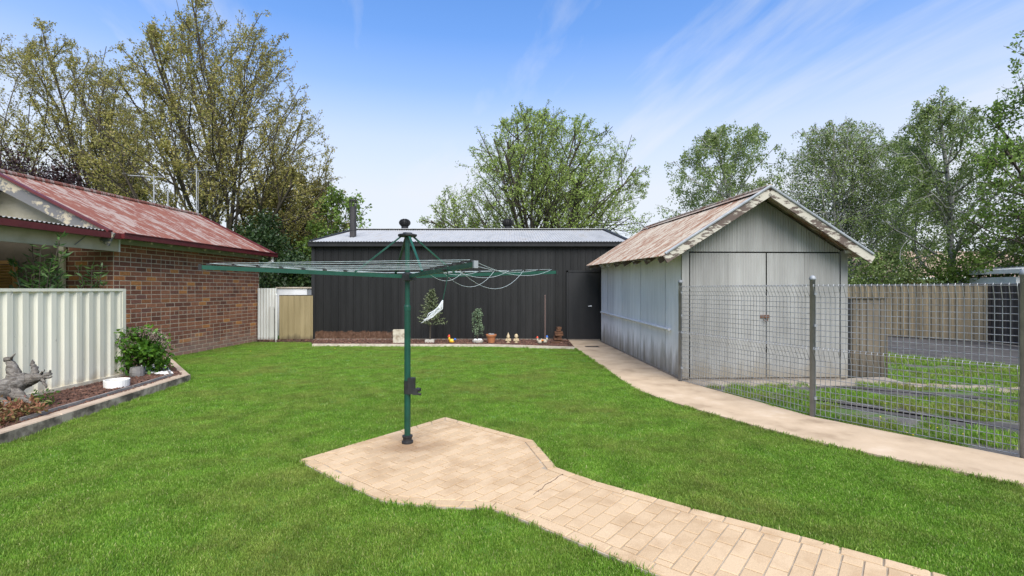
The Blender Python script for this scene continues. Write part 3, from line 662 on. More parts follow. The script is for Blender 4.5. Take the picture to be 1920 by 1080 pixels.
# ================================================================== TIN GARAGE
gr = thing('tin_garage', (*gp(1.4, 0), 0), 'old galvanised tin garage with rusty gable roof and double doors', 'garage')
GW, GD = 2.83, 6.0
def GP(a, b, z, lift=True): x, y = gp(a, b); return Vector((x, y, z+(.14*b/GD if lift else 0)))
ex, ey = Vector((1, .04, 0)).normalized(), Vector((-.04, 1, 0)).normalized()
EZ, AZ, OV = 2.06, 3.15, .42                                # eave edge and apex heights, left overhang
RC, HS = 1.29, 1.71                                         # ridge position and half span: the right overhang is short
def roofz(a): return AZ-(AZ-EZ)*abs(a-RC)/HS
def wsheet(o, U, V, prof, name, mat, par, nv=1): m_ = MB(); m_.sheet(o, U, V, prof, nv); return m_.build(name, mat, par)
# side walls of upright sheets, lapped
for side, a0 in (('l', 0.0), ('r', GW)):
    n = 8
    for i in range(n):
        b0, b1 = GD*i/n, GD*(i+1)/n+.02; w = b1-b0; off = .006 if i % 2 else 0
        if side == 'l': o = GP(a0-off, b1, .05, False); U = -ey*w
        else: o = GP(a0+off, b0, .05, False); U = ey*w
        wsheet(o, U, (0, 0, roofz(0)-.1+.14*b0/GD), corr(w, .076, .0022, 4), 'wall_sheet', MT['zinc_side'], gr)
m_ = MB(); m_.prism([gp(-.02, -.01), gp(GW+.02, -.01), gp(GW+.02, GD+.02), gp(-.02, GD+.02)], -.02, .06); m_.build('footing', MT['slab'], gr)
m_ = MB(); m_.add([GP(0, GD, .05, False), GP(GW, GD, .05, False), GP(GW, GD, roofz(GW)), GP(RC, GD, AZ), GP(0, GD, roofz(0))], [(0, 1, 2, 3, 4)]); m_.build('back_wall', MT['zinc_side'], gr)
# gable infill in three sheets
cuts = [0, .93, 1.96, GW]
for i in range(3):
    a0, a1 = cuts[i], cuts[i+1]; n = int((a1-a0)/.01); m_ = MB(); vs = []
    for j in range(n+1):
        a = a0+(a1-a0)*j/n; off = -.004*math.sin(2*math.pi*a/.045)*1.0-.018-(.003 if i == 1 else 0); vs += [GP(a, off, 2.19, False), GP(a, off, roofz(a)-.03, False)]
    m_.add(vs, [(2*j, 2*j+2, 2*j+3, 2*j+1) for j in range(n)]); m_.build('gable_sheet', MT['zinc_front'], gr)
m_ = MB(); m_.add([GP(0, .03, .06, False), GP(GW, .03, .06, False), GP(GW, .03, roofz(GW)-.05, False), GP(RC, .03, AZ-.06, False), GP(0, .03, roofz(0)-.05, False)], [(0, 1, 2, 3, 4)]); m_.build('dark_gap_backing', MT['black'], gr)  # black sheet stands in for the dark inside seen through the door gaps
for a0, a1, cut in ((.13, 1.425, .78), (1.445, 2.70, 2.10)):
    lf = None
    for s0, s1 in ((a0, cut), (cut, a1)):
        n = int((s1-s0)/.01); m_ = MB(); vs = []
        for j in range(n+1):
            a = s0+(s1-s0)*j/n; off = -.004*math.sin(2*math.pi*a/.045)*1.0-.030-(.004 if s0 == cut else 0); vs += [GP(a, off, .07, False), GP(a, off, 2.165, False)]
        m_.add(vs, [(2*j, 2*j+2, 2*j+3, 2*j+1) for j in range(n)])
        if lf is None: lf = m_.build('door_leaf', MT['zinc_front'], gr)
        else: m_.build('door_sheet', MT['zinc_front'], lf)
    if a0 > 1:
        m_ = MB(); p = GP(1.40, -.045, 1.10, False); m_.box(p, (.16, .02, .05)); m_.tube([p+Vector((-.02, -.015, -.02)), p+Vector((-.035, -.03, -.06)), p+Vector((.0, -.03, -.085)), p+Vector((.035, -.03, -.06)), p+Vector((.02, -.015, -.02))], .009, 6)
        MT['rusty'] = simple('rusty_iron', [(.3, (.05, .03, .02)), (.7, (.16, .075, .04))], 14, .9, .1, .3); m_.build('hasp', MT['rusty'], lf)
for a in (.05, GW-.05):
    m_ = MB(); m_.box(GP(a, -.022, 1.13, False), (.12, .035, 2.14), rz=math.atan2(ex.y, ex.x)); m_.build('door_jamb', MT['zinc_front'], gr)
m_ = MB(); m_.box(GP(GW+.13, -.04, 2.19, False), (.34, .05, .05), rz=.04); m_.build('door_track', MT['white'], gr)
# roof sheets
n = 8; FB, BB = -.38, GD+.12
for side in (-1, 1):
    for i in range(n):
        b0 = FB+(BB-FB)*i/n; b1 = FB+(BB-FB)*(i+1)/n+.03; w = b1-b0; z = .004*(i % 2)
        e0 = GP(RC+side*HS, b0, EZ+.045+z); e1 = GP(RC+side*HS, b1, EZ+.045+z); r0 = GP(RC, b0, AZ+.045+z)
        o, U = (e1, e0-e1) if side < 0 else (e0, e1-e0)
        V = (r0-e0)
        wsheet(o, U, V, corr(w, .076, .009, 5), 'roof_sheet', MT['rust_roof'], gr, 3)
m_ = MB(); p0, p1 = GP(RC, FB-.02, AZ+.075), GP(RC, BB, AZ+.075)
m_.tube([p0, p1], .035, 8)
for s_ in (-1, 1):
    q0, q1 = GP(RC+s_*.15, FB-.02, AZ-.008), GP(RC+s_*.15, BB, AZ-.008); m_.add([p0, p1, q1, q0], [(0, 1, 2, 3)])
m_.build('ridge_cap', MT['rust_roof'], gr)
for s_ in (-1, 1):
    a_e = RC+s_*HS; e0 = GP(a_e, FB-.0, EZ-.06, False); r0 = GP(RC, FB-.0, AZ-.06, False)
    m_ = MB(); m_.beam(e0+Vector((0, 0, .03)), r0+Vector((0, 0, .03)), .03, .125); m_.build('barge_board', MT['barge'], gr)
    m_ = MB(); m_.tube([e0+Vector((0, -.015, .125)), r0+Vector((0, -.015, .125))], .023, 8); m_.build('barge_cap', MT['post'], gr)
for i in range(9):
    b = .02+i*(GD-.1)/8; a0 = -OV+.04; m_ = MB(); m_.beam(GP(a0, b, EZ-.03), GP(.0, b, roofz(0)-.06), .045, .09); m_.build('rafter_tail', MT['barge'], gr)
m_ = MB(); p0, p1 = GP(-.045, .45, .84, False), GP(-.045, GD-.1, .90, False); m_.tube([p0, p1], .022, 8)
for t_ in (.05, .35, .65, .95): p = p0.lerp(p1, t_); m_.tube([p, p+ex*.05], .012, 6)
m_.build('wall_rail', MT['zinc_side'], gr)
m_ = MB(); q0 = GP(RC-.35, GD-1.3, AZ-.1); m_.tube([q0, q0+Vector((-.22, 0, .16)), q0+Vector((-.62, 0, .2)), q0+Vector((-.95, 0, .18))], [.010, .010, .010, .018], 6); m_.build('lamp_arm', MT['post'], gr)

# ================================================================== BRICK HOUSE
hd = Vector((.057, 1, 0)).normalized(); hr_ = Vector((hd.y, -hd.x, 0)); HA = Vector((-7.88, 9.63, 0)); HL = 5.0
def HP(t, off, z): return HA+hd*t+hr_*off+Vector((0, 0, z))
hs = thing('brick_house', HP(0, -1, 0), 'brown brick house with worn red corrugated roof and open verandah', 'house')
CH, BL, NC = .0962, .268, 26
m_ = MB(); q = [HP(0, 0, 0), HP(HL, 0, 0), HP(HL, -4.3, 0), HP(0, -4.3, 0)]; m_.prism([(p.x, p.y) for p in q], -.05, CH*NC); wl = m_.build('wall', MT['mortar'], hs)
def brickmesh(L, seed):
    r = random.Random(seed); a, h, d = (L-.017)/2, (CH-.017)/2, .03; e = .004; m2 = MB(); j = lambda: r.uniform(-.0015, .0015)
    back = [(-a, d, -h), (a, d, -h), (a, d, h), (-a, d, h)]; mid = [(x_+j(), -.002, z_+j()) for x_, _, z_ in back]; fr_ = [(x_*(1-e/a), -.0055+j(), z_*(1-e/h)) for x_, _, z_ in back]
    m2.add(back+mid+fr_, [(i, (i+1) % 4, 4+(i+1) % 4, 4+i) for i in range(4)]+[(4+i, 4+(i+1) % 4, 8+(i+1) % 4, 8+i) for i in range(4)]+[(8, 9, 10, 11)])
    me = bpy.data.meshes.new('brick'); me.from_pydata(m2.v, [], m2.f); me.materials.append(MT['brick']); return me
full = [brickmesh(BL, s_) for s_ in range(4)]; half = [brickmesh(BL/2, s_+9) for s_ in range(2)]
bl = []; rb = random.Random(8)
rz1 = math.atan2(hd.y, hd.x); rz2 = math.atan2(hr_.y, hr_.x)
for c in range(NC):
    x_ = 0.0; first = c % 2
    header = c % 6 == 4
    while x_ < HL-.02:
        L = BL/2 if (header or (first and x_ == 0) or rb.random() < .06) else BL
        L = min(L, HL-x_)
        if L > .06: bl.append((HP(x_+L/2, 0, (c+.5)*CH), rz1, L))
        x_ += L
    x_ = 0.0
    while x_ < 1.05:                                    # return wall under the verandah
        L = BL/2 if (x_ == 0 and not first) else BL
        if c > 13: bl.append((HP(0, -x_-L/2, (c+.5)*CH), rz2, L))
        x_ += L
def bvis(b):
    p = b[0]; u = 960+F*p.x/p.y; v = HZ-F*(p.z-EYE)/p.y
    if b[1] == rz1 and u < 239 and v > 545: return 0
    return 1/p.y*(1.2 if b[1] == rz2 else 1)
bl.sort(key=lambda b: -bvis(b)); rest = MB()
for i, (p, rz, L) in enumerate(bl):
    me = full[rb.randrange(4)] if abs(L-BL) < .001 else half[rb.randrange(2)] if abs(L-BL/2) < .001 else None
    jit = rb.uniform(-.002, .002)
    if me is not None and i < 300:
        o = bpy.data.objects.new('brick', me); COL.objects.link(o); o.parent = wl; o.location = p-Vector(wl['_o'])+Vector((jit, 0, 0)); o.rotation_euler = (0, 0, rz)
    else:
        s2 = me or brickmesh(L, i); M_ = Matrix.Translation(p) @ Matrix.Rotation(rz, 4, 'Z'); rest.add([M_ @ v_.co for v_ in s2.vertices], [tuple(f_.vertices) for f_ in s2.polygons])
o = rest.build('bricks', MT['brick'], wl); o['kind'] = 'stuff'
# roof
HE, HR, EO, RO, T0, T1 = 2.63, 3.83, .33, -2.06, -.42, HL+.28
m_ = MB(); m_.sheet(HP(T0, EO, HE), hd*(T1-T0), HP(0, RO, HR)-HP(0, EO, HE), corr(T1-T0, .076, .010, 6), 3); m_.build('roof', MT['red_roof'], hs)
m_ = MB(); m_.sheet(HP(T1, 2*RO-EO, HE), -hd*(T1-T0), HP(0, RO, HR)-HP(0, 2*RO-EO, HE), corr(T1-T0, .152, .010, 4)); m_.build('roof', MT['red_roof'], hs)
m_ = MB(); m_.tube([HP(T0-.02, RO, HR+.02), HP(T1+.02, RO, HR+.02)], .05, 8); m_.build('ridge_cap', MT['red_roof'], hs)
m_ = MB(); m_.beam(HP(T0+.2, EO+.04, HE-.045), HP(T1, EO+.04, HE-.045), .11, .10); m_.beam(HP(T0+.2, EO+.10, HE+.012), HP(T1, EO+.10, HE+.012), .018, .02); m_.build('gutter', MT['maroon'], hs)
MT['sage'] = simple('sage_paint', [(.3, (.25, .26, .19)), (.7, (.34, .35, .27))], 4, .7, 0, .1)
m_ = MB(); m_.beam(HP(0, .05, CH*NC+.04), HP(HL, .05, CH*NC+.04), .07, .16); m_.build('wall_plate', MT['sage'], hs)
for i in range(10):
    t_ = .05+i*(HL-.1)/9; m_ = MB(); m_.beam(HP(t_, EO-.02, HE-.10), HP(t_, -.05, HE+.07), .045, .09); m_.build('rafter_tail', MT['cream_paint'], hs)
for s_, nm in ((1, 'near'), (-1, 'far')):
    for t_ in (T0, T1):
        e0, r0 = HP(t_, RO+s_*(EO-RO)+s_*.02, HE-.14), HP(t_, RO, HR-.14); m_ = MB(); m_.beam(e0, r0, .035, .26); m_.build('barge_board', MT['barge_grey'], hs)
        m_ = MB(); m_.beam(e0+Vector((0, -.03, .155)), r0+Vector((0, -.03, .155)), .09, .045); m_.build('barge_cap', MT['maroon'], hs)
gb = None; z = CH*NC; i = 0
while z < HR-.32:
    k = 1-(z-HE)/(HR-HE); k = max(.03, min(1.0, k-.19)); w0, w1 = RO-(EO-RO)*k, RO+(EO-RO)*k
    m_ = MB(); a, b = HP(-.02, w0, z+.065), HP(-.02, w1, z+.065); m_.beam(a, b, .022, .132, up=(0, -.12, 1)); o = m_.build('gable' if gb is None else 'weatherboard', MT['cream_paint'], hs if gb is None else gb); gb = gb or o; z += .125
for t_ in (HL+.01,):
    m_ = MB(); m_.add([HP(t_, 0, CH*NC), HP(t_, -4.3, CH*NC), HP(t_, RO, HR-.1)], [(0, 1, 2)]); m_.build('gable', MT['cream_paint'], hs)
# downpipe at the far corner
m_ = MB(); p = HP(HL+.1, EO+.02, HE-.1); m_.tube([p, p+Vector((0, 0, -.12)), HP(HL+.1, .16, HE-.32), HP(HL+.16, .02, HE-.40), HP(HL+.3, -.25, HE-.46)], .045, 10); m_.build('downpipe', MT['white_plastic'], hs)
# verandah: low corrugated roof, gutter, deep beam, post
V0, V1 = -8.6, T0+.02  # run lengthened out of view so the roof shades the verandah more
vr = HP(0, .22, 2.66); m_ = MB(); m_.sheet(HP(V0, .30, 2.66), hd*(V1-V0-.05), -hr_*4.6+Vector((0, 0, .28)), corr(V1-V0-.05, .076, .011, 6), 2); m_.build('verandah_roof', MT['zinc_front'], hs)
m_ = MB(); m_.beam(HP(V0, .30, 2.575), HP(V1+.22, .30, 2.575), .12, .105); m_.build('verandah_gutter', MT['maroon'], hs)
m_ = MB(); m_.beam(HP(V0, .10, 2.44), HP(-.005, .10, 2.44), .055, .28); m_.build('verandah_beam', MT['cream_paint'], hs)
m_ = MB(); m_.box(HP(-.02, .135, 2.44), (.03, .02, .29)); m_.build('beam_trim', MT['white'], hs)
m_ = MB(); m_.box(HP(V0+.1, .08, 1.15), (.1, .1, 2.3)); m_.build('verandah_post', MT['cream_paint'], hs)
m_ = MB(); m_.tube([HP(-.75, .2, 2.60), HP(-.78, .16, 2.50), HP(-.95, .15, 2.35)], .008, 5); m_.build('gutter_strap', MT['wire'], hs)
m_ = MB(); m_.beam(HP(-.04, -1.02, 1.3), HP(-.04, -4.3, 1.3), .03, 2.5); m_.build('lining', MT['lining_shaded'], hs)
m_ = MB(); m_.beam(HP(V0, -4.3, 1.3), HP(0, -4.3, 1.3), .06, 2.7); m_.build('sky_block_wall', MT['lining_shaded'], hs)  # added wall out of view, keeps sky light off the verandah interior
m_ = MB(); m_.box(HP(-.07, -1.0, 1.28), (.1, .05, 2.5)); m_.build('lining_trim', MT['cream_paint'], hs)
bd = None
for i in range(14):
    m_ = MB(); m_.beam(HP(-.12, -2.0, 1.30+i*.055), HP(-.12, -3.3, 1.30+i*.055), .02, .045, up=(0, -.5, 1)); o = m_.build('louvre_shutter' if bd is None else 'slat', MT['ochre'], hs if bd is None else bd); bd = bd or o
m_ = MB(); m_.beam(HP(-.11, -1.95, 1.0), HP(-.11, -1.95, 2.10), .05, .06, up=(0, 1, 0)); m_.beam(HP(-.11, -1.93, 2.09), HP(-.11, -3.4, 2.09), .05, .07); m_.build('shutter_frame', MT['ochre'], bd)

# TV aerials on the ridge
def aerial(t, h, label, el, boom):
    p = HP(t, RO, HR); r = thing('television_aerial', p, label, 'aerial', 'aerials on the red roof'); m_ = MB(); m_.tube([p, p+Vector((0, 0, h))], .017, 6); m_.build('mast', MT['wire'], r)
    m_ = MB(); q = p+Vector((0, 0, h*.93)); b_ = Vector((boom, -.1, .02)); m_.tube([q-b_*.4, q+b_*.9], .012, 5)
    for i in range(el): c = q-b_*.35+b_*1.2*i/(el-1); w = .34-.03*i; m_.tube([c+Vector((.08, -w, 0)), c+Vector((-.08, w, 0))], .007, 4)
    m_.build('boom', MT['wire'], r)
    if el > 4: m_ = MB(); m_.tube([q+b_*.95, q+Vector((.2, -.3, .42)), q+Vector((-.2, 0, .3))], .008, 4); m_.tube([p+Vector((.05, 0, 0)), p+Vector((.04, .02, h*.9))], .007, 4); m_.build('brace', MT['wire'], r)
aerial(5.15, 1.45, 'tall television aerial on its mast at the far end of the red roof ridge', 6, .65)
aerial(3.5, .85, 'short television aerial on two poles midway along the red roof ridge', 4, -.7)
p = HP(4.0, RO, HR); m_ = MB(); m_.tube([p, p+Vector((0, 0, .5))], .02, 6); tag(m_.build('vent_pipe', MT['wire'], origin=p), 'plain short grey pipe standing on the red roof ridge between the aerials', 'pipe')

# ================================================================== FENCES
cf = thing('cream_fence', (-6.36, 5.5, .1), 'cream ribbed steel fence panel standing in the mulched bed by the brick house', 'fence')
FY0, FY1, FX = 3.2, 7.94, -6.36
n = 6; w = (FY1-FY0)/n
for i in range(n):
    m_ = MB(); m_.sheet((FX+(.003 if i % 2 else 0), FY0+i*w, .16), (0, w+.01, 0), (0, 0, 1.37), [(0, 0), (.05, 0), (.075, -.03), (.145, -.03), (.17, 0), (.245, 0), (.27, -.03), (.34, -.03), (.365, 0), (.44, 0), (.465, -.03), (.535, -.03), (.56, 0), (.635, 0), (.66, -.03), (.73, -.03), (.755, 0), (w+.01, 0)]); m_.build('sheet', MT['cream'], cf)
m_ = MB(); m_.box((FX-.012, (FY0+FY1)/2, 1.545), (.05, FY1-FY0, .04)); m_.build('top_rail', MT['cream'], cf)
m_ = MB(); m_.box((FX-.012, (FY0+FY1)/2, .155), (.055, FY1-FY0, .05)); m_.build('bottom_rail', MT['cream'], cf)
for y_ in (FY1+.035, 5.55):
    m_ = MB(); m_.box((FX-.01, y_, .82), (.045, .065 if y_ > 7 else .05, 1.49)); m_.build('post', MT['cream'], cf)

gs = thing('corrugated_screen', (-7.24, 14.42, 0), 'white corrugated iron screen between brick house and tan gate', 'fence')
m_ = MB(); m_.sheet((-7.55, 14.45, .05), (.56, 0, 0), (0, 0, 1.54), corr(.56, .085, .012, 6)); m_.build('sheet', MT['white_corr'], gs)
m_ = MB(); m_.box((-7.10, 14.40, .55), (.13, .02, 1.0)); m_.build('repair_strip', MT['white_corr'], gs)
gt = thing('tan_gate', (-6.4, 14.4, 0), 'stained tan sheet gate on a cream pipe post beside the charcoal shed', 'gate')
m_ = MB(); m_.tube([(-6.95, 14.36, 0), (-6.95, 14.36, 1.40)], .035, 10); m_.lathe((-6.95, 14.36, 1.40), [(.04, -.03), (.04, .01), (.01, .03)], 10); m_.build('post', MT['white_corr'], gt)
m_ = MB(); m_.sheet((-6.88, 14.40, .08), (.95, .10, 0), (0, 0, 1.29), trap(.955, .165, .014, .02, .012)); m_.build('sheet', MT['tan_gate'], gt)
m_ = MB(); m_.tube([(-6.88, 14.42, .08), (-6.88, 14.42, 1.38), (-5.94, 14.53, 1.38)], .016, 6); m_.build('frame', MT['dark_metal'], gt)
bf = thing('rear_fence', (-6.4, 15.4, 0), 'low white and grey board fence seen over the tan gate', 'fence')
m_ = MB(); m_.box((-6.95, 15.4, .85), (.95, .03, 1.5)); m_.build('board', MT['white'], bf)
m_ = MB(); m_.box((-6.0, 15.41, .84), (.93, .03, 1.48)); m_.build('board', MT['post'], bf)
m_ = MB(); m_.box((-6.5, 15.38, 1.61), (1.9, .06, .04)); m_.build('capping', MT['pale_timber'], bf)

pn_ = thing('panel_gate', (6.15, 8.46, 0), 'short brown ribbed sheet gate panel beside the tin garage', 'gate')
m_ = MB(); m_.sheet((5.90, 8.50, .03), (.62, .02, 0), (0, 0, 1.36), trap(.62, .125, .018, .035, .012)); m_.build('sheet', MT['gatepanel'], pn_)
m_ = MB(); m_.box((5.85, 8.50, .70), (.09, .05, 1.4)); m_.build('post', MT['dark_metal'], pn_)
m_ = MB(); m_.tube([(5.85, 8.48, 1.40), (6.54, 8.50, 1.40), (6.54, 8.50, .02)], .016, 6); m_.build('frame', MT['gatepanel'], pn_)
def ribfence(a, b, h, mat, label):
    a, b = Vector((*a, 0)), Vector((*b, 0)); L = (b-a).length; d = (b-a).normalized(); f_ = thing('steel_fence', a, label, 'fence'); n = max(1, round(L/.8))
    nrm = d.cross(Vector((0, 0, 1)))
    for i in range(n):
        m_ = MB(); m_.sheet(a+d*(L*i/n)+nrm*(.003*(i % 2))+Vector((0, 0, .05)), d*(L/n+.01), (0, 0, h-.05), trap(L/n+.01, .2, .028, .075, .02)); m_.build('sheet', mat, f_)
        if i % 3 == 0: m_ = MB(); m_.box(a+d*(L*i/n)+nrm*.02+Vector((0, 0, h/2)), (.06, .06, h), rz=math.atan2(d.y, d.x)); m_.build('post', mat, f_)
    m_ = MB(); m_.beam(a+Vector((0, 0, h)), b+Vector((0, 0, h)), .05, .045); m_.build('top_rail', MT['brownfence'], f_)
ribfence((9.9, 18.7), (13.7, 14.0), 1.70, MT['tanfence'], 'tan ribbed steel fence along the far side of the driveway')
ribfence((13.72, 13.95), (12.9, 9.0), 1.70, MT['brownfence'], 'dark brown ribbed steel fence joining the tan fence at the driveway')

# woven wire fence with folded top
wf = thing('wire_fence', (3.6, 5.85, 0), 'grey welded wire fence with folded top edge along the concrete path', 'fence')
WP = [(2.80, 8.10), (3.61, 5.85), (4.63, 4.40)]
PROF = [(0, .05), (0, .70), (.065, .835), (.05, .865), (.0, .855), (0, 1.46), (.065, 1.585), (.05, 1.61), (0, 1.60)]
for i, (x_, y_) in enumerate(WP):
    h = (1.66, 1.665, 1.68)[i]; m_ = MB(); m_.lathe((x_, y_, 0), [(.03, -.02), (.03, h), (.036, h), (.036, h+.02), (.026, h+.045), (.008, h+.055)], 12); po = m_.build('post', MT['post'], wf, True)
    for z_ in (.25, .84, 1.12, 1.5): m_ = MB(); m_.box((x_+.012, y_-.032, z_), (.03, .03, .03)); m_.build('clip', MT['post'], po)
for a, b in zip(WP, WP[1:]):
    a, b = Vector((*a, 0)), Vector((*b, 0)); d = (b-a).normalized(); L = (b-a).length-.07; a = a+d*.035; nrm = Vector((d.y, -d.x, 0))
    if nrm.x > 0: nrm = -nrm
    m_ = MB(); k = int(L/.052)
    for i in range(k+1):
        p = a+d*(L*i/k); m_.tube([p+nrm*o_+Vector((0, 0, z_)) for o_, z_ in PROF], .0032, 4, False)
    zs = [.05+.0735*i for i in range(9)]+[.70]+[.93+.0663*i for i in range(9)]
    for z_ in zs: m_.tube([a+Vector((0, 0, z_))-nrm*.004, b-d*.035+Vector((0, 0, z_))-nrm*.004], .0036, 4, False)
    for o_, z_ in ((.065, .84), (.0, .86), (.03, .77), (.065, 1.59), (0, 1.603), (.03, 1.52)): m_.tube([a+nrm*o_+Vector((0, 0, z_)), b-d*.035+nrm*o_+Vector((0, 0, z_))], .0026, 4, False)
    m_.build('wire_panel', MT['wire'], wf)

# ================================================================== ROTARY CLOTHES LINE
HX, HY = -1.037, 4.83
ho = thing('rotary_clothesline', (HX, HY, .03), 'green rotary clothes line on a tall post set in the paving', 'clothesline')
m_ = MB(); m_.lathe((HX, HY, 0), [(.031, .03), (.031, 1.385), (.029, 1.40)], 16); m_.lathe((HX, HY, 0), [(.034, 1.34), (.034, 1.385), (.032, 1.39)], 16); ps = m_.build('post', MT['green'], ho, False)
m_ = MB(); m_.lathe((HX, HY, 0), [(.0245, 1.38), (.0245, 2.08)], 16); m_.build('inner_tube', MT['green'], ho)
m_ = MB(); m_.lathe((HX, HY, 0), [(.056, .028), (.056, .05), (.045, .055), (.045, .085), (.052, .09), (.052, .105), (.032, .11)], 16); m_.build('ground_collar', MT['black'], ho)
a_, b_ = 1.54, .785; DIRS = [Vector((-a_, -b_, 0)), Vector((b_, -a_, 0)), Vector((a_, b_, 0)), Vector((-b_, a_, 0))]; AL = DIRS[0].length
hub = Vector((HX, HY, 1.68)); TOP = Vector((HX, HY, 2.08))
m_ = MB(); m_.lathe((HX, HY, 2.075), [(.09, 0), (.095, .01), (.095, .022), (.05, .03), (.045, .04), (.01, .042)], 8); m_.build('top_plate', MT['black'], ho)
m_ = MB(); m_.lathe((HX, HY, 1.635), [(.03, 0), (.05, .012), (.05, .075), (.03, .085)], 12); m_.box((HX+.03, HY-.06, 1.67), (.13, .06, .06), rz=-.5); m_.build('hub', MT['black'], ho)
def armp(k, s): return hub+DIRS[k]*s+Vector((0, 0, (.055, .04, .07, .055)[k]*s))
for k in range(4):
    m_ = MB(); m_.beam(armp(k, .03), armp(k, 1), .02, .036); ar = m_.build('arm', MT['green'], ho)
    m_ = MB(); e = armp(k, 1); m_.beam(e, e+DIRS[k].normalized()*.025, .03, .05); m_.build('end_cap', MT['post' if k == 1 else 'dark_metal'], ar)
    m_ = MB()
    for j in range(7): p = armp(k, .34+j*.105); m_.box(p+Vector((0, 0, .028)), (.035, .022, .016), rz=math.atan2(DIRS[k].y, DIRS[k].x))
    m_.build('line_clip', MT['black'], ar)
    m_ = MB(); m_.beam(TOP+DIRS[k].normalized()*.05+Vector((0, 0, .005)), armp(k, .29)+Vector((0, 0, .02)), .022, .014); m_.build('strut', MT['green'], ho)
rl = random.Random(3)
for k in range(4):
    m_ = MB(); k2 = (k+1) % 4
    for j in range(7):
        s_ = .34+j*.105; p, q = armp(k, s_)+Vector((0, 0, .035)), armp(k2, s_)+Vector((0, 0, .035))
        sag = rl.uniform(.0, .012) if k != 1 else (.10, .05, .17, .09, .20, .05, .09)[j]; pts = []
        n = 4 if k != 1 else 12
        for i in range(n+1):
            t_ = i/n; c = p.lerp(q, t_); c.z -= sag*4*t_*(1-t_); pts.append(c)
        m_.tube(pts, .002, 4, False)
    m_.build('line', MT['line'], ho)
m_ = MB(); m_.box((HX+.045, HY-.02, .60), (.07, .05, .16)); m_.box((HX+.085, HY-.03, .545), (.05, .045, .06)); m_.tube([(HX+.10, HY-.03, .565), (HX+.135, HY-.04, .565)], .02, 8); m_.tube([(HX+.10, HY-.03, .525), (HX+.14, HY-.04, .52)], .012, 8); m_.lathe((HX, HY, .52), [(.035, 0), (.035, .13)], 12); m_.build('winder', MT['black'], ho)
# loose tail of rope hanging from the front arm
p = armp(1, .68); tp = [p+Vector((0, 0, .0)), p+Vector((.005, .0, -.05)), p+Vector((-.015, .0, -.15)), p+Vector((-.035, 0, -.24)), p+Vector((-.06, 0, -.30)), p+Vector((-.12, 0, -.36)), p+Vector((-.19, 0, -.41))]
m_ = MB(); m_.tube(tp[:4], .0035, 5); rpo = m_.build('hanging_cord', MT['green'], ho)
m_ = MB(); rr = random.Random(5)
for i in range(16):
    j = lambda s_: Vector((rr.gauss(0, s_), rr.gauss(0, s_), rr.gauss(0, s_))); m_.tube([tp[3], tp[4]+j(.008), tp[5]+j(.012), tp[6].lerp(tp[5], rr.random()*.6)+j(.006)], [.004, .004, .003, .0015], 4)
m_.build('frayed_end', MT['rope'], ho)
m_ = MB(); c = armp(1, .66)
for i in range(4): m_.lathe(c+Vector((.006*i, -.01*i, 0)), [(.034, -.004), (.038, 0), (.034, .004)], 8)
m_.build('line_wrap', MT['black'], ho)

# ================================================================== PLANTS
def leafcloud(P, size, seed, aspect=.55, droop=0.0, dirs=None):
    """pointed leaves (one rhombus each) at the points P (n,3)"""
    r = np.random.RandomState(seed); n = len(P); P = np.asarray(P, float)
    A = r.normal(size=(n, 3)) if dirs is None else np.asarray(dirs)+r.normal(size=(n, 3))*.35
    A[:, 2] -= droop; A /= np.linalg.norm(A, axis=1)[:, None]+1e-9; B = np.cross(A, r.normal(size=(n, 3))); B /= np.linalg.norm(B, axis=1)[:, None]+1e-9
    s_ = size*r.uniform(.65, 1.3, (n, 1)); C = np.cross(A, B)
    V = np.stack([P, P+A*s_*.5+B*s_*aspect*.5+C*s_*.08, P+A*s_, P+A*s_*.5-B*s_*aspect*.5+C*s_*.08], 1).reshape(-1, 3)
    return V, n
def leafmesh(name, P, size, mat, parent, seed, **k):
    V, n = leafcloud(P, size, seed, **k); off = np.array(parent['_o']); me = bpy.data.meshes.new(name)
    me.vertices.add(4*n); me.vertices.foreach_set('co', (V-off).ravel()); me.loops.add(4*n); me.loops.foreach_set('vertex_index', np.arange(4*n)); me.polygons.add(n)
    me.polygons.foreach_set('loop_start', np.arange(0, 4*n, 4)); me.update(calc_edges=True); me.validate(); me.materials.append(mat)
    o = bpy.data.objects.new(name, me); COL.objects.link(o); o.parent = parent; o['_o'] = parent['_o']; return o

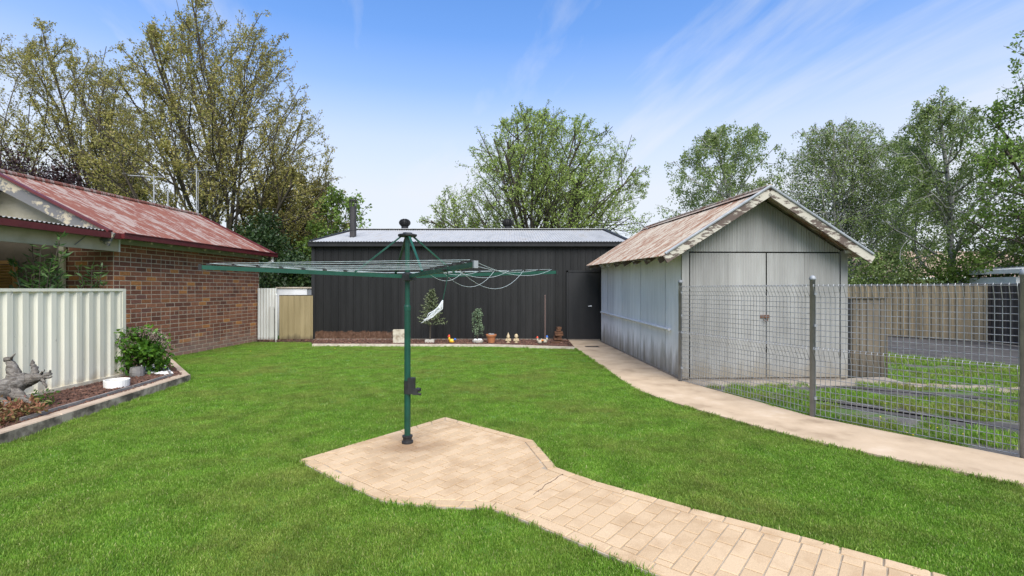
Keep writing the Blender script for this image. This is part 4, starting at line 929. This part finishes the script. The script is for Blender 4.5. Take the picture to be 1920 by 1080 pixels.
def tree(name, label, base, env, kind, leaf, bark, seed, nleaf, lsize, group=None, H=None, cat='tree', nl=6, r0=.2, fork=2.4, lean=(0, 0), dens=1.0, stems=0):
    """env = (centre, radii): branches stop at this uneven ellipsoid"""
    R_ = random.Random(seed); base = Vector(base); c, rad = Vector(env[0]), env[1]; root = thing(name, base, label, cat, group); wood = MB(); tips = []
    def inside(p, k=1.0):
        q = p-c; q.z *= 1 if q.z > 0 else .55; w = 1+.12*mnoise.noise(p*.55+Vector((seed, 0, 0))); return (q.x/rad[0])**2+(q.y/rad[1])**2+(q.z/rad[2])**2 < (w*k)**2
    P = {'vase': dict(n=[nl, 10, 7, 5], ang=[43, 38, 36, 40], L=[0, .52, .44, .42], up=[.0, .04, .07, .08], wig=[.05, .055, .09, .15]),
         'dome': dict(n=[nl, 9, 7, 5], ang=[52, 40, 42, 45], L=[0, .50, .45, .42], up=[.0, .035, .05, .05], wig=[.05, .06, .10, .17]),
         'birch': dict(n=[26, 6, 5, 3], ang=[48, 45, 50, 50], L=[.40, .5, .5, .6], up=[0, .05, -.06, -.32], wig=[.03, .12, .16, .2])}[kind]
    def grow(p, d, L, r, lvl, maxl):
        st = 7 if lvl <= 1 else 4 if lvl == 2 else 3; pts, rads = [p], [r]; stop = False
        for i in range(st):
            d = (d+Vector((R_.gauss(0, 1), R_.gauss(0, 1), R_.gauss(0, 1)))*P['wig'][min(lvl, 3)]+Vector((0, 0, P['up'][min(lvl, 3)]))).normalized(); p = p+d*(L/st); r *= (.87 if lvl < 2 else .8)
            pts.append(p); rads.append(max(r, .006))
            if lvl > 0 and not inside(p): stop = True; break
        wood.tube(pts, rads, (8, 6, 5, 3, 3)[min(lvl, 4)], False)
        if lvl >= maxl-1:
            for i in range(len(pts)-1): tips.append((pts[i], pts[i+1]))
        if lvl == maxl: return
        k = P['n'][min(lvl, 3)]
        for j in range(k):
            t_ = (.18 if lvl else .16)+(.82 if lvl else .84)*(j+R_.random())/k; f_ = t_*(len(pts)-1); i = min(int(f_), len(pts)-2); q = pts[i].lerp(pts[i+1], f_-i)
            dd = (pts[i+1]-pts[i]).normalized(); ax = dd.orthogonal().normalized(); ax.rotate(Matrix.Rotation(j*2.4+R_.uniform(-.5, .5), 3, dd)); nd_ = dd.copy(); nd_.rotate(Matrix.Rotation(R(P['ang'][min(lvl, 3)])*R_.uniform(.6, 1.3), 3, ax))
            grow(q, nd_, L*P['L'][min(lvl, 3)]*R_.uniform(.75, 1.25)*(1.15-.5*t_), max(.006, rads[i]*(.55 if lvl < 2 else .5)), lvl+1, maxl)
    Ht = c.z+rad[2]-base.z
    if kind == 'birch':
        for s_ in range(max(1, stems)):
            dd = Vector((lean[0]+R_.uniform(-.06, .06)*(s_ > 0), lean[1], 1)).normalized(); grow(base+Vector((.5*s_, .1*s_, 0)), dd, Ht*(.97-.08*s_), r0, 0, 3)
    else:
        wood.tube([base, base+Vector((.03, 0, fork*.5)), base+Vector((lean[0]*fork, lean[1]*fork, fork))], [r0*1.25, r0*1.02, r0], 9, False); f_ = base+Vector((lean[0]*fork, lean[1]*fork, fork))
        for j in range(nl):
            az = 2*math.pi*j/nl+R_.uniform(-.35, .35); tl = R(P['ang'][0])*(R_.uniform(.75, 1.35) if j % 3 else R_.uniform(.1, .45)); d = Vector((math.sin(tl)*math.cos(az), math.sin(tl)*math.sin(az), math.cos(tl)))
            grow(f_-Vector((0, 0, R_.uniform(0, .5))), d, (Ht-fork)*R_.uniform(.85, 1.05), r0*R_.uniform(.34, .5), 1, 4)
    wood.build('trunk', MT[bark], root, True)
    r = np.random.RandomState(seed); T = np.array([[*a, *b] for a, b in tips]); idx = r.randint(0, len(T), nleaf); t_ = r.uniform(0, 1, (nleaf, 1)); Q = T[idx, :3]*(1-t_)+T[idx, 3:]*t_+r.normal(0, lsize*.55, (nleaf, 3))
    if kind == 'birch': Q[:, 2] -= np.abs(r.normal(0, .16, nleaf))
    leafmesh('crown', Q, lsize, MT[leaf], root, seed, droop=.8 if kind == 'birch' else .1, aspect=.62); return root
def bush(name, label, base, rad, leaf, n, lsize, seed, group=None, cat='shrub', clumps=60, bark='bark', stems=6, droop=0.0, aspect=.55):
    """many-stemmed shrub: stems that reach into leaf clumps spread through an uneven volume"""
    r = np.random.RandomState(seed); base = Vector(base); root = thing(name, base, label, cat, group); C = []
    while len(C) < clumps:
        q = r.uniform(-1, 1, 3); l = np.linalg.norm(q)
        if .35 < l < 1.0*(1+.25*mnoise.noise(Vector(q)*1.7+Vector((seed, 0, 0)))) : C.append((base.x+q[0]*rad[0], base.y+q[1]*rad[1], base.z+rad[2]*(1+q[2])))
    C = np.array(C); m_ = MB()
    for i in range(min(stems*3, clumps)):
        p = Vector(C[i]); b = base+Vector((r.normal(0, rad[0]*.12), r.normal(0, rad[1]*.12), 0)); m_.tube([b, b.lerp(p, .5)+Vector((0, 0, rad[2]*.15)), p], [max(.006, rad[0]*.022), max(.005, rad[0]*.015), .004], 5, False)
    m_.build('stem', MT[bark], root); k = r.randint(0, clumps, n); sp = min(rad)*.17
    leafmesh('foliage', C[k]+r.normal(0, 1, (n, 3))*np.array([sp*1.2, sp*1.2, sp]), lsize, MT[leaf], root, seed, droop=droop, aspect=aspect); return root

# big trees behind the buildings
def px(u, Y): return (u-960)/F*Y
BG = 'trees behind the buildings'
tree('elm_tree', 'tall vase-shaped elm with thin olive spring leaves behind the middle of the red roof', (px(425, 23), 23, 0), ((px(425, 23), 23, 8.6), (4.7, 4.0, 5.2)), 'vase', 'elm', 'bark', 12, 74000, .092, BG, nl=14, r0=.24, fork=2.4)
tree('elm_tree', 'broad elm with thin olive spring leaves beside the purple-leaved tree', (px(195, 27), 27, 0), ((px(88, 27), 27, 9.3), (4.4, 4.2, 5.6)), 'vase', 'elm', 'bark', 72, 74000, .098, BG, nl=14, r0=.24, fork=2.6, lean=(-.25, 0))
tree('ash_tree', 'wide domed tree with fresh green leaves rising behind the charcoal shed', (px(1010, 30), 30, 0), ((px(1018, 30), 30, 5.0), (6.4, 5.5, 7.0)), 'dome', 'ash', 'bark', 107, 64000, .11, BG, nl=20, r0=.30, fork=2.2)
tree('maple_tree', 'yellow green tree filling the gap left of the shed flue', (px(545, 25), 25, 0), ((px(540, 25), 25, 4.2), (2.6, 2.2, 3.1)), 'vase', 'elm2', 'bark', 31, 16000, .14, BG, nl=7, r0=.16, fork=1.4)
tree('maple_tree', 'small bright green tree just behind the shed flue', (px(632, 23), 23, 0), ((px(632, 23), 23, 3.7), (1.5, 1.4, 2.3)), 'dome', 'green_leaf', 'bark', 37, 8000, .15, BG, nl=6, r0=.10, fork=1.2)
bush('purple_plum', 'dark purple-leaved tree behind the red roof', (px(55, 21), 21, 3.2), (2.3, 1.8, 2.0), 'purple', 15000, .13, 41, BG, 'tree', 90)
bush('dark_shrub', 'dark green shrub behind the corrugated screen and tan gate', (px(535, 17.2), 17.2, .2), (1.25, 1.0, 1.35), 'dark_leaf', 9000, .12, 43)
bush('dark_shrub', 'tall dark green shrub between the house gable and the yellow green tree', (px(500, 19.5), 19.5, .4), (1.7, 1.2, 2.0), 'dark_leaf', 10000, .13, 44)
tree('birch_tree', 'weeping birch showing above the left slope of the garage roof', (px(1385, 25), 25, 0), ((px(1362, 25), 25, 4.6), (3.5, 2.6, 5.4)), 'birch', 'birch', 'bark_pale', 51, 26000, .10, BG, r0=.13)
tree('birch_tree', 'twin-stemmed birch with sparse leaves behind the garage ridge', (px(1560, 23), 23, 0), ((px(1575, 23), 23, 4.4), (3.4, 2.4, 5.0)), 'birch', 'birch', 'bark_pale', 53, 30000, .095, BG, r0=.10, stems=3)
tree('birch_tree', 'slender birch between the twin-stemmed and the white-trunked birches', (px(1668, 26), 26, 0), ((px(1668, 26), 26, 4.4), (2.9, 2.4, 5.0)), 'birch', 'birch', 'bark_pale', 59, 20000, .11, BG, r0=.11)
tree('birch_tree', 'white-trunked birch standing behind the tan driveway fence', (px(1790, 20), 20, 0), ((px(1768, 20), 20, 4.3), (2.9, 2.3, 4.8)), 'birch', 'birch', 'bark_pale', 57, 26000, .09, BG, r0=.15, lean=(-.05, 0))
tree('leafy_tree', 'broad green tree overhanging the end of the tan fence', (18.8, 15.6, 0), ((18.3, 15.2, 5.7), (3.5, 2.6, 5.0)), 'dome', 'green_leaf', 'bark', 61, 20000, .12, BG, nl=8, r0=.2, fork=2.0)
for i, (u, Y, rx, rz_, lf, lab) in enumerate(((1640, 20.5, 2.0, 1.7, 'birch', 'rounded green shrub behind the garage and tan fence'), (1850, 19, 1.9, 1.75, 'green_leaf', 'bright leafy shrub behind the brown fence corner'), (1725, 19.0, .75, .85, 'rustleaf', 'rust-tinged bush in front of the tiled house'))):
    bush('shrub', lab, (px(u, Y), Y, .1), (rx, 1.2, rz_), lf, 8000 if i < 2 else 2500, .12, 70+i, 'shrubs beyond the driveway fence')

# oleander and flax behind the cream fence
def longplant(name, label, base, seed, leaf, stems, h, spread, ll, cat='plant'):
    r = random.Random(seed); base = Vector(base); root = thing(name, base, label, cat); m_ = MB(); P, D = [], []
    for i in range(stems):
        a = r.uniform(0, 6.28); tip = base+Vector((math.cos(a)*spread*r.uniform(.2, 1), math.sin(a)*spread*r.uniform(.2, .7), h*r.uniform(.62, 1.0))); md = base.lerp(tip, .55)+Vector((0, 0, h*.1)); m_.tube([base, md, tip], [.012, .008, .004], 5, False)
        for k in range(26):
            t_ = r.uniform(.45, 1); q = base.lerp(md, t_/.55) if t_ < .55 else md.lerp(tip, (t_-.55)/.45); b_ = r.uniform(0, 6.28); P.append(tuple(q)); D.append((math.cos(b_), math.sin(b_), r.uniform(.1, 1.1)))
    m_.build('stem', MT['bark'], root); leafmesh('foliage', P, ll, MT[leaf], root, seed, aspect=.24, dirs=np.array(D)*1.6)
longplant('oleander', 'leafy oleander shoots rising above the cream fence by the brick corner', (-7.35, 8.45, .1), 3, 'oleander', 11, 2.0, .42, .13)
longplant('oleander', 'dense narrow-leaved shrub in the shade of the verandah', (-7.75, 7.95, .1), 6, 'oleander', 16, 2.35, .5, .15)
fx_ = thing('flax_plant', (-8.1, 7.9, .1), 'strappy flax with long arching leaves under the verandah beam', 'plant'); m_ = MB(); rr = random.Random(9)
for i in range(26):
    a = rr.uniform(0, 6.28); l_ = rr.uniform(.6, 1.1); d = Vector((math.cos(a), math.sin(a), 0)); s_ = Vector((-d.y, d.x, 0))*.022; b0 = Vector((-8.1, 7.9, 1.35)); pts = [b0+d*l_*t_+Vector((0, 0, l_*(1.05*t_-.95*t_*t_))) for t_ in (0, .3, .6, .85, 1)]; w_ = (.6, 1, .9, .5, .05)
    m_.add([p+s_*k for p, k in zip(pts, w_)]+[p-s_*k for p, k in zip(pts, w_)], [(j, j+1, 6+j, 5+j) for j in range(4)])
m_.build('leaf', MT['oleander'], fx_); m_ = MB(); m_.tube([(-8.1, 7.9, .1), (-8.08, 7.9, .8), (-8.1, 7.9, 1.4)], [.07, .06, .05], 8); m_.build('stem', MT['bark'], fx_)

# hydrangea by the fence post
hb = G(262, 702, .12); hy = bush('hydrangea', 'green hydrangea with dry brown flower heads at the end of the cream fence', (hb.x, hb.y, .20), (.40, .36, .33), 'hydrangea', 2600, .075, 81, None, 'shrub', 46, aspect=.6)
r = np.random.RandomState(5); P = []
for i in range(34):
    a, el = r.uniform(0, 6.28), r.uniform(.15, 1.3); c = np.array([hb.x+.43*math.cos(a)*math.cos(el), hb.y+.38*math.sin(a)*math.cos(el), .50+.36*math.sin(el)]); P.append(c+r.normal(0, .032, (70, 3)))
leafmesh('flower_head', np.concatenate(P), .024, MT['deadflower'], hy, 6, aspect=.8)
wb = G(300, 700, .12); bush('weed', 'small light green weed growing through the white pebbles', (wb.x, wb.y, .1), (.12, .12, .14), 'hydrangea', 300, .045, 83, None, 'plant', 14)
bush('succulent', 'reddish green ground-cover succulent at the near end of the bed', (-5.55, 5.25, .08), (.34, .42, .13), 'succulent', 2600, .06, 84, None, 'plant', 60, aspect=.35)
bush('weed', 'thin green weed at the foot of the driftwood', (-5.72, 5.88, .1), (.14, .14, .14), 'hydrangea', 160, .035, 85, None, 'plant', 12)

# driftwood stump
st = thing('driftwood_stump', (-6.0, 5.9, .1), 'grey weathered driftwood root leaning against the cream fence', 'driftwood')
def dw(u, v, Y): return at(u, v, Y)
m_ = MB(); rr = random.Random(12)
def limb(pts, rads, n=10):
    P2, R2 = [], []
    for i in range(len(pts)-1):
        for j in range(4): t_ = j/4; P2.append(Vector(pts[i]).lerp(Vector(pts[i+1]), t_)+Vector((rr.gauss(0, .006), rr.gauss(0, .006), rr.gauss(0, .006)))); R2.append((rads[i]*(1-t_)+rads[i+1]*t_)*rr.uniform(.9, 1.1))
    P2.append(Vector(pts[-1])); R2.append(rads[-1]); m_.tube(P2, [q_*.82 for q_ in R2], n, True, .07, rr)
limb([dw(-60, 757, 5.6), dw(-15, 742, 5.7), dw(25, 722, 5.85), dw(52, 710, 5.95)], [.17, .155, .145, .10], 14)
limb([dw(30, 720, 5.9), dw(26, 700, 5.95), dw(20, 682, 6.0), dw(13, 671, 6.02)], [.115, .085, .055, .04]); limb([dw(16, 675, 6.0), dw(22, 671, 5.98), dw(29, 663, 5.97)], [.03, .017, .004], 7)
limb([dw(45, 714, 5.95), dw(65, 708, 5.93), dw(82, 706, 5.9), dw(95, 701, 5.88)], [.105, .075, .042, .022]); limb([dw(84, 705, 5.9), dw(93, 708, 5.86), dw(96, 706, 5.85)], [.03, .018, .01], 7); limb([dw(90, 702, 5.9), dw(94, 696, 5.88), dw(93, 694, 5.88)], [.022, .014, .008], 7)
limb([dw(64, 708, 5.95), dw(65, 693, 5.97), dw(63, 683, 5.99), dw(61, 675, 6.0)], [.055, .043, .03, .008], 8); limb([dw(66, 702, 5.95), dw(57, 706, 5.93), dw(52, 708, 5.9)], [.035, .03, .02], 7)
limb([dw(74, 704, 5.9), dw(80, 698, 5.88), dw(83, 693, 5.86)], [.025, .012, .004], 6); limb([dw(78, 712, 5.88), dw(84, 720, 5.85), dw(88, 727, 5.83)], [.03, .018, .007], 7)
limb([dw(25, 735, 5.8), dw(45, 748, 5.75), dw(66, 762, 5.7)], [.10, .045, .015], 8); limb([dw(-10, 750, 5.7), dw(10, 758, 5.62), dw(25, 762, 5.55)], [.10, .06, .03], 8)
m_.build('wood', MT['driftwood'], st, True)
# white tub and log planter
b = G(219, 726, .12); m_ = MB(); m_.lathe(b, [(.152, 0), (.156, .10), (.156, .115), (.142, .115), (.138, .05), (.01, .045)], 26); wp = m_.build('white_tub', MT['white_plastic'], origin=b); tag(wp, 'low round white tub standing on the bark mulch', 'tub')
m_ = MB(); m_.lathe(b, [(.137, .046), (.137, .085), (.01, .092)], 16); m_.build('soil', MT['pale_timber'], wp)
b = G(257, 706, .12); b = Vector((b.x, b.y, .12)); m_ = MB(); m_.lathe(b, [(.10, -.02), (.105, .08), (.095, .155), (.08, .16), (.075, .12), (.01, .11)], 12); tag(m_.build('log_planter', MT['timber_grey'], origin=b), 'dark hollow log planter under the hydrangea', 'planter')
b2 = G(288, 689, .12); m_ = MB(); m_.tube([b2+Vector((-.16, 0, .03)), b2+Vector((.15, .05, .035))], [.04, .035], 9, True, .1, rr); tag(m_.build('short_log', MT['timber_grey'], origin=b2), 'short grey log lying at the edge of the white pebbles', 'log')

# ================================================================== BED ALONG THE SHED
def bedpt(u, Y): return Vector((px(u, Y), Y, .05))
p = bedpt(806, 13.75); fi = thing('fir_sapling', p, 'young grey green fir with a bare lower stem in front of the charcoal shed', 'tree'); m_ = MB(); m_.tube([p, p+Vector((.02, 0, .6)), p+Vector((.06, 0, 1.5))], [.024, .018, .004], 7); P, D = [], []; rr = random.Random(2)
for i in range(74):
    t_ = i/73; z_ = .48+1.0*t_; a = i*2.4; l_ = (.36*(1-t_)**.85+.05)*rr.uniform(.7, 1.15); d = Vector((math.cos(a), math.sin(a), .28)).normalized(); b0 = p+Vector((.02+.04*t_, 0, z_)); e = b0+d*l_+Vector((0, 0, -.06*l_)); m_.tube([b0, e], [.006, .002], 3, False)
    for k in range(34): q = b0.lerp(e, rr.uniform(.12, 1)); P.append(tuple(q)); D.append((d.x+rr.gauss(0, .7), d.y+rr.gauss(0, .7), d.z+rr.gauss(0, .5)))
m_.build('trunk', MT['bark'], fi); leafmesh('crown', P, .06, MT['needle'], fi, 4, aspect=.3, dirs=np.array(D)*1.5)
m_ = MB(); m_.prism([(p.x-.125, p.y-.09), (p.x+.125, p.y-.09), (p.x+.125, p.y+.09), (p.x-.125, p.y+.09)], .03, .14, .01); tag(m_.build('concrete_trough', MT['stone'], origin=(p.x, p.y, .05)), 'small pale concrete trough holding the young fir', 'planter')
p = bedpt(896, 13.7); wp2 = thing('weeping_conifer', p, 'small weeping blue green conifer in a stone bowl', 'tree'); m_ = MB(); m_.tube([p, p+Vector((-.03, 0, .35)), p+Vector((.0, 0, .8)), p+Vector((.02, 0, .95))], [.022, .018, .014, .006], 7); P = []; D = []
for i in range(60):
    a = rr.uniform(0, 6.28); z_ = rr.uniform(.35, .95); d = Vector((math.cos(a), math.sin(a), 0)); b0 = p+Vector((0, 0, z_)); l_ = rr.uniform(.06, .15); e1 = b0+d*l_+Vector((0, 0, .03)); e2 = e1+d*.03+Vector((0, 0, -rr.uniform(.08, .28))); m_.tube([b0, e1, e2], [.005, .003, .001], 3, False)
    for k in range(26): t_ = rr.random(); q = (b0.lerp(e1, t_*2) if t_ < .5 else e1.lerp(e2, t_*2-1)); P.append(tuple(q)); D.append((rr.gauss(0, .6), rr.gauss(0, .6), -.5))
m_.build('trunk', MT['bark'], wp2); leafmesh('crown', P, .05, MT['cypress'], wp2, 5, aspect=.4, dirs=D)
m_ = MB(); m_.lathe(p+Vector((0, -.02, -.02)), [(.10, 0), (.15, .05), (.155, .10), (.13, .105), (.12, .08), (.01, .08)], 14); bw_ = m_.build('stone_bowl', MT['stone'], origin=p); tag(bw_, 'squat stone bowl with pebbles holding the weeping conifer', 'planter')
m_ = MB()
for i in range(9): a = i*.7; m_.ball((p.x+.09*math.cos(a), p.y-.02+.09*math.sin(a), .145), .034, 7, 5, (1, 1, .7))
m_.build('stone', MT['pebble'], bw_)
p = bedpt(921, 13.62); m_ = MB(); m_.lathe(p, [(.085, -.01), (.125, .20), (.145, .20), (.15, .25), (.13, .25), (.12, .21), (.01, .2)], 20); tp_ = m_.build('terracotta_pot', MT['terracotta'], origin=p); tag(tp_, 'orange terracotta pot with stones on top beside the weeping conifer', 'pot')
m_ = MB()
for a in ((-.03, 0, .25), (.04, .02, .24), (0, -.05, .24)): m_.ball((p.x+a[0], p.y+a[1], p.z+a[2]), .045, 8, 6, (1.2, 1, .7))
m_.build('stone', MT['timber_grey'], tp_)
def gnome(u, lab, hat):
    p = bedpt(u, 13.6); g_ = thing('garden_gnome', p, lab, 'ornament', 'gnomes in the shed bed'); m_ = MB(); m_.lathe(p, [(.055, -.01), (.06, .03), (.05, .06), (.06, .09), (.048, .14)], 12); m_.tube([p+Vector((-.05, -.01, .13)), p+Vector((-.065, -.04, .08)), p+Vector((-.02, -.06, .075))], [.018, .018, .014], 6); m_.tube([p+Vector((.05, -.01, .13)), p+Vector((.065, -.04, .08)), p+Vector((.02, -.06, .075))], [.018, .018, .014], 6); m_.build('body', MT['gnome'], g_)
    m_ = MB(); m_.ball((p.x, p.y-.005, .05+.165), .042, 10, 7); m_.ball((p.x, p.y-.047, .05+.165), .011, 6, 5); m_.lathe(p+Vector((0, -.03, .10)), [(.012, 0), (.032, .04), (.03, .055)], 8); m_.build('head', MT['gnome'], g_)
    m_ = MB(); m_.lathe(p+Vector((0, 0, .175)), [(.05, 0), (.046, .02), (.02, .085), (.002, .13)] if hat else [(.052, .0), (.056, .015), (.045, .06), (.02, .085), (.002, .09)], 12); m_.build('hat', MT['gnome'], g_)
gnome(953, 'plaster garden gnome with a tall pointed hat', True); gnome(968, 'plaster garden gnome with a round cap', False)
MT['foam'] = simple('dirty_foam', [(.35, (.22, .17, .11)), (.5, (.44, .39, .29)), (.7, (.52, .475, .37))], 7, .8, 0, .1)
def hen(u, Y, s_, cols, lab, flip=1):
    p = bedpt(u, Y); h_ = thing('hen_ornament', p, lab, 'ornament'); m_ = MB(); m_.ball((p.x, p.y, p.z+.075*s_), .085*s_, 12, 8, (1.15, .8, .85)); m_.tube([p+Vector((-.06*s_*flip, 0, .09*s_)), p+Vector((-.085*s_*flip, 0, .17*s_)), p+Vector((-.08*s_*flip, 0, .21*s_))], [.05*s_, .032*s_, .03*s_], 9); m_.build('body', MT[cols[0]], h_, True)
    m_ = MB(); m_.ball((p.x-.085*s_*flip, p.y, p.z+.225*s_), .036*s_, 9, 7); m_.ball((p.x-.085*s_*flip, p.y, p.z+.262*s_), .022*s_, 8, 6, (1.3, .5, 1)); m_.tube([p+Vector((-.115*s_*flip, 0, .225*s_)), p+Vector((-.145*s_*flip, 0, .22*s_))], [.014*s_, .003], 6); m_.build('head', MT[cols[1]], h_, True)
    m_ = MB()
    for k in (-.4, 0, .4): m_.tube([p+Vector((.06*s_*flip, k*.05*s_, .09*s_)), p+Vector((.115*s_*flip, k*.08*s_, .15*s_)), p+Vector((.15*s_*flip, k*.1*s_, .12*s_))], [.03*s_, .026*s_, .008*s_], 7)
    m_.build('tail', MT[cols[2]], h_, True)
hen(847, 13.6, .85, ('yellow', 'red', 'blue'), 'yellow hen ornament with red head and blue tail on the mulch')
hen(1012, 13.45, .75, ('foam', 'red', 'orange'), 'white hen ornament with red head beside the thin rod'); hen(1021, 13.55, .8, ('foam', 'blue', 'foam'), 'white hen ornament with blue head beside the thin rod', -1)
p = bedpt(1022, 14.2); m_ = MB(); m_.tube([p, p+Vector((0, 0, 1.31))], .014, 8); m_.lathe(p+Vector((0, 0, 1.31)), [(.018, 0), (.018, .03), (.005, .035)], 8); MT['rodc'] = simple('brown_rod', [(.3, (.12, .075, .06)), (.7, (.2, .13, .11))], 8, .7, 0, .1); tag(m_.build('garden_rod', MT['rodc'], origin=p), 'thin brown rod standing upright against the charcoal shed', 'rod')
rr = random.Random(6); p = bedpt(1046, 13.9)
for i in range(7):
    z_ = .05+.063*i; w = .23 if i < 5 else .13; m_ = MB(); m_.box((p.x+rr.uniform(-.04, .04), p.y+rr.uniform(-.03, .03), z_+.03), (w, .11, .056), rz=rr.uniform(-.5, .5)); o = m_.build('old_brick', MT['rustbrick'], origin=(p.x, p.y, z_)); tag(o, 'mossy brown brick, '+('lowest', 'second from the bottom', 'third from the bottom', 'middle one', 'third from the top', 'second from the top', 'small topmost')[i]+' of the uneven stack by the shed door', 'brick', 'bricks stacked by the shed door')
m_ = MB(); q = bedpt(1041, 13.5); m_.box((q.x, q.y, .085), (.27, .12, .065), rz=.1); tag(m_.build('old_brick', MT['rustbrick'], origin=q), 'mossy brown brick lying on the mulch at the foot of the stack', 'brick')
p = bedpt(749, 13.7); bx_ = thing('foam_box', p, 'dirty white foam box standing on end by the charcoal shed', 'box'); m_ = MB(); m_.box((p.x, p.y, .05+.115), (.33, .2, .23), rz=.08); m_.build('body', MT['foam'], bx_); m_ = MB(); m_.box((p.x, p.y, .05+.305), (.335, .205, .14), rz=.08); m_.build('lid', MT['foam'], bx_)
m_ = MB(); p = G(1110, 650, .03); 
for i in range(7): m_.box((p.x-.16+.053*i, p.y, .034), (.03, .2, .008))
m_.box((p.x, p.y+.1, .034), (.36, .015, .0082)); m_.box((p.x, p.y-.1, .034), (.36, .015, .0082)); tag(m_.build('drain_grate', MT['dark_metal'], origin=p), 'small dark drain grate set in the path by the shed door', 'grate')

# dandelions
fl_ = MB(); fl_.lathe((0, 0, 0), [(.002, .0), (.002, .035), (.011, .04), (.013, .044), (.005, .049)], 9); me = None
spots = [(1700, 815), (1712, 819), (1744, 803), (1758, 806), (1690, 833), (1780, 818), (1737, 752), (1725, 752), (1895, 742), (1660, 760), (1806, 818), (1650, 785), (628, 655), (568, 866), (1253, 1007), (1800, 887), (470, 660)]
for i, (u, v) in enumerate(spots):
    p = G(u, v, .01); o = None
    if any(inpoly(np.array([p.x]), np.array([p.y]), q_)[0] for q_ in (PATH, SLAB)): continue
    if me is None: o = fl_.build('dandelion', MT['dandelion']); me = o.data
    else: o = bpy.data.objects.new('dandelion', me); COL.objects.link(o)
    o.location = (p.x, p.y, .0); o.scale = (.75, .75, .8); tag(o, 'single yellow dandelion flower in the rough grass past the wire fence' if i < 12 else 'single yellow dandelion flower in the mown lawn', 'flower', 'dandelions in the verge' if i < 12 else 'dandelions in the lawn')

# ================================================================== NEIGHBOURS
nh = thing('tiled_house', (24, 30, 0), 'low house with tan tiled roof glimpsed behind the birches', 'house')
m_ = MB(); m_.box((25, 31, 1.15), (12, 6, 2.3)); m_.build('wall', MT['white'], nh)
m_ = MB(); n = 13
for i in range(n):
    t0, t1 = i/n, (i+1)/n; y0, y1 = 27.5+3.5*t0, 27.5+3.5*t1; z0, z1 = 2.25+1.75*t0, 2.25+1.75*t1
    m_.add([(18.6, y0, z0+.05), (31.4, y0, z0+.05), (31.4, y1, z1), (18.6, y1, z1), (18.6, y0, z0-.02), (31.4, y0, z0-.02)], [(0, 1, 2, 3), (4, 5, 1, 0)])
m_.add([(18.6, 31, 4), (31.4, 31, 4), (31.4, 34.5, 2.25), (18.6, 34.5, 2.25)], [(0, 1, 2, 3)]); rf = m_.build('roof', MT['tilered'], nh); m_ = MB(); m_.box((25, 27.45, 2.2), (12.8, .12, .12)); m_.build('gutter', MT['white'], rf)
ns = thing('white_outbuilding', (18.8, 17.2, 0), 'white outbuilding with flat fascia past the end of the driveway', 'shed')
m_ = MB(); m_.box((19.4, 18.2, 1.0), (3.4, 2.2, 2.0)); m_.build('wall', MT['white'], ns); m_ = MB(); m_.add([(17.6, 16.8, 2.12), (20.6, 16.8, 2.45), (20.6, 19.5, 2.45), (17.6, 19.5, 2.12), (17.6, 16.8, 2.27), (20.6, 16.8, 2.60), (20.6, 19.5, 2.60), (17.6, 19.5, 2.27)], [(3, 2, 1, 0), (4, 5, 6, 7), (0, 1, 5, 4), (1, 2, 6, 5), (2, 3, 7, 6), (3, 0, 4, 7)]); m_.build('roof', MT['white'], ns)

for o in bpy.data.objects:
    if '_o' in o: del o['_o']
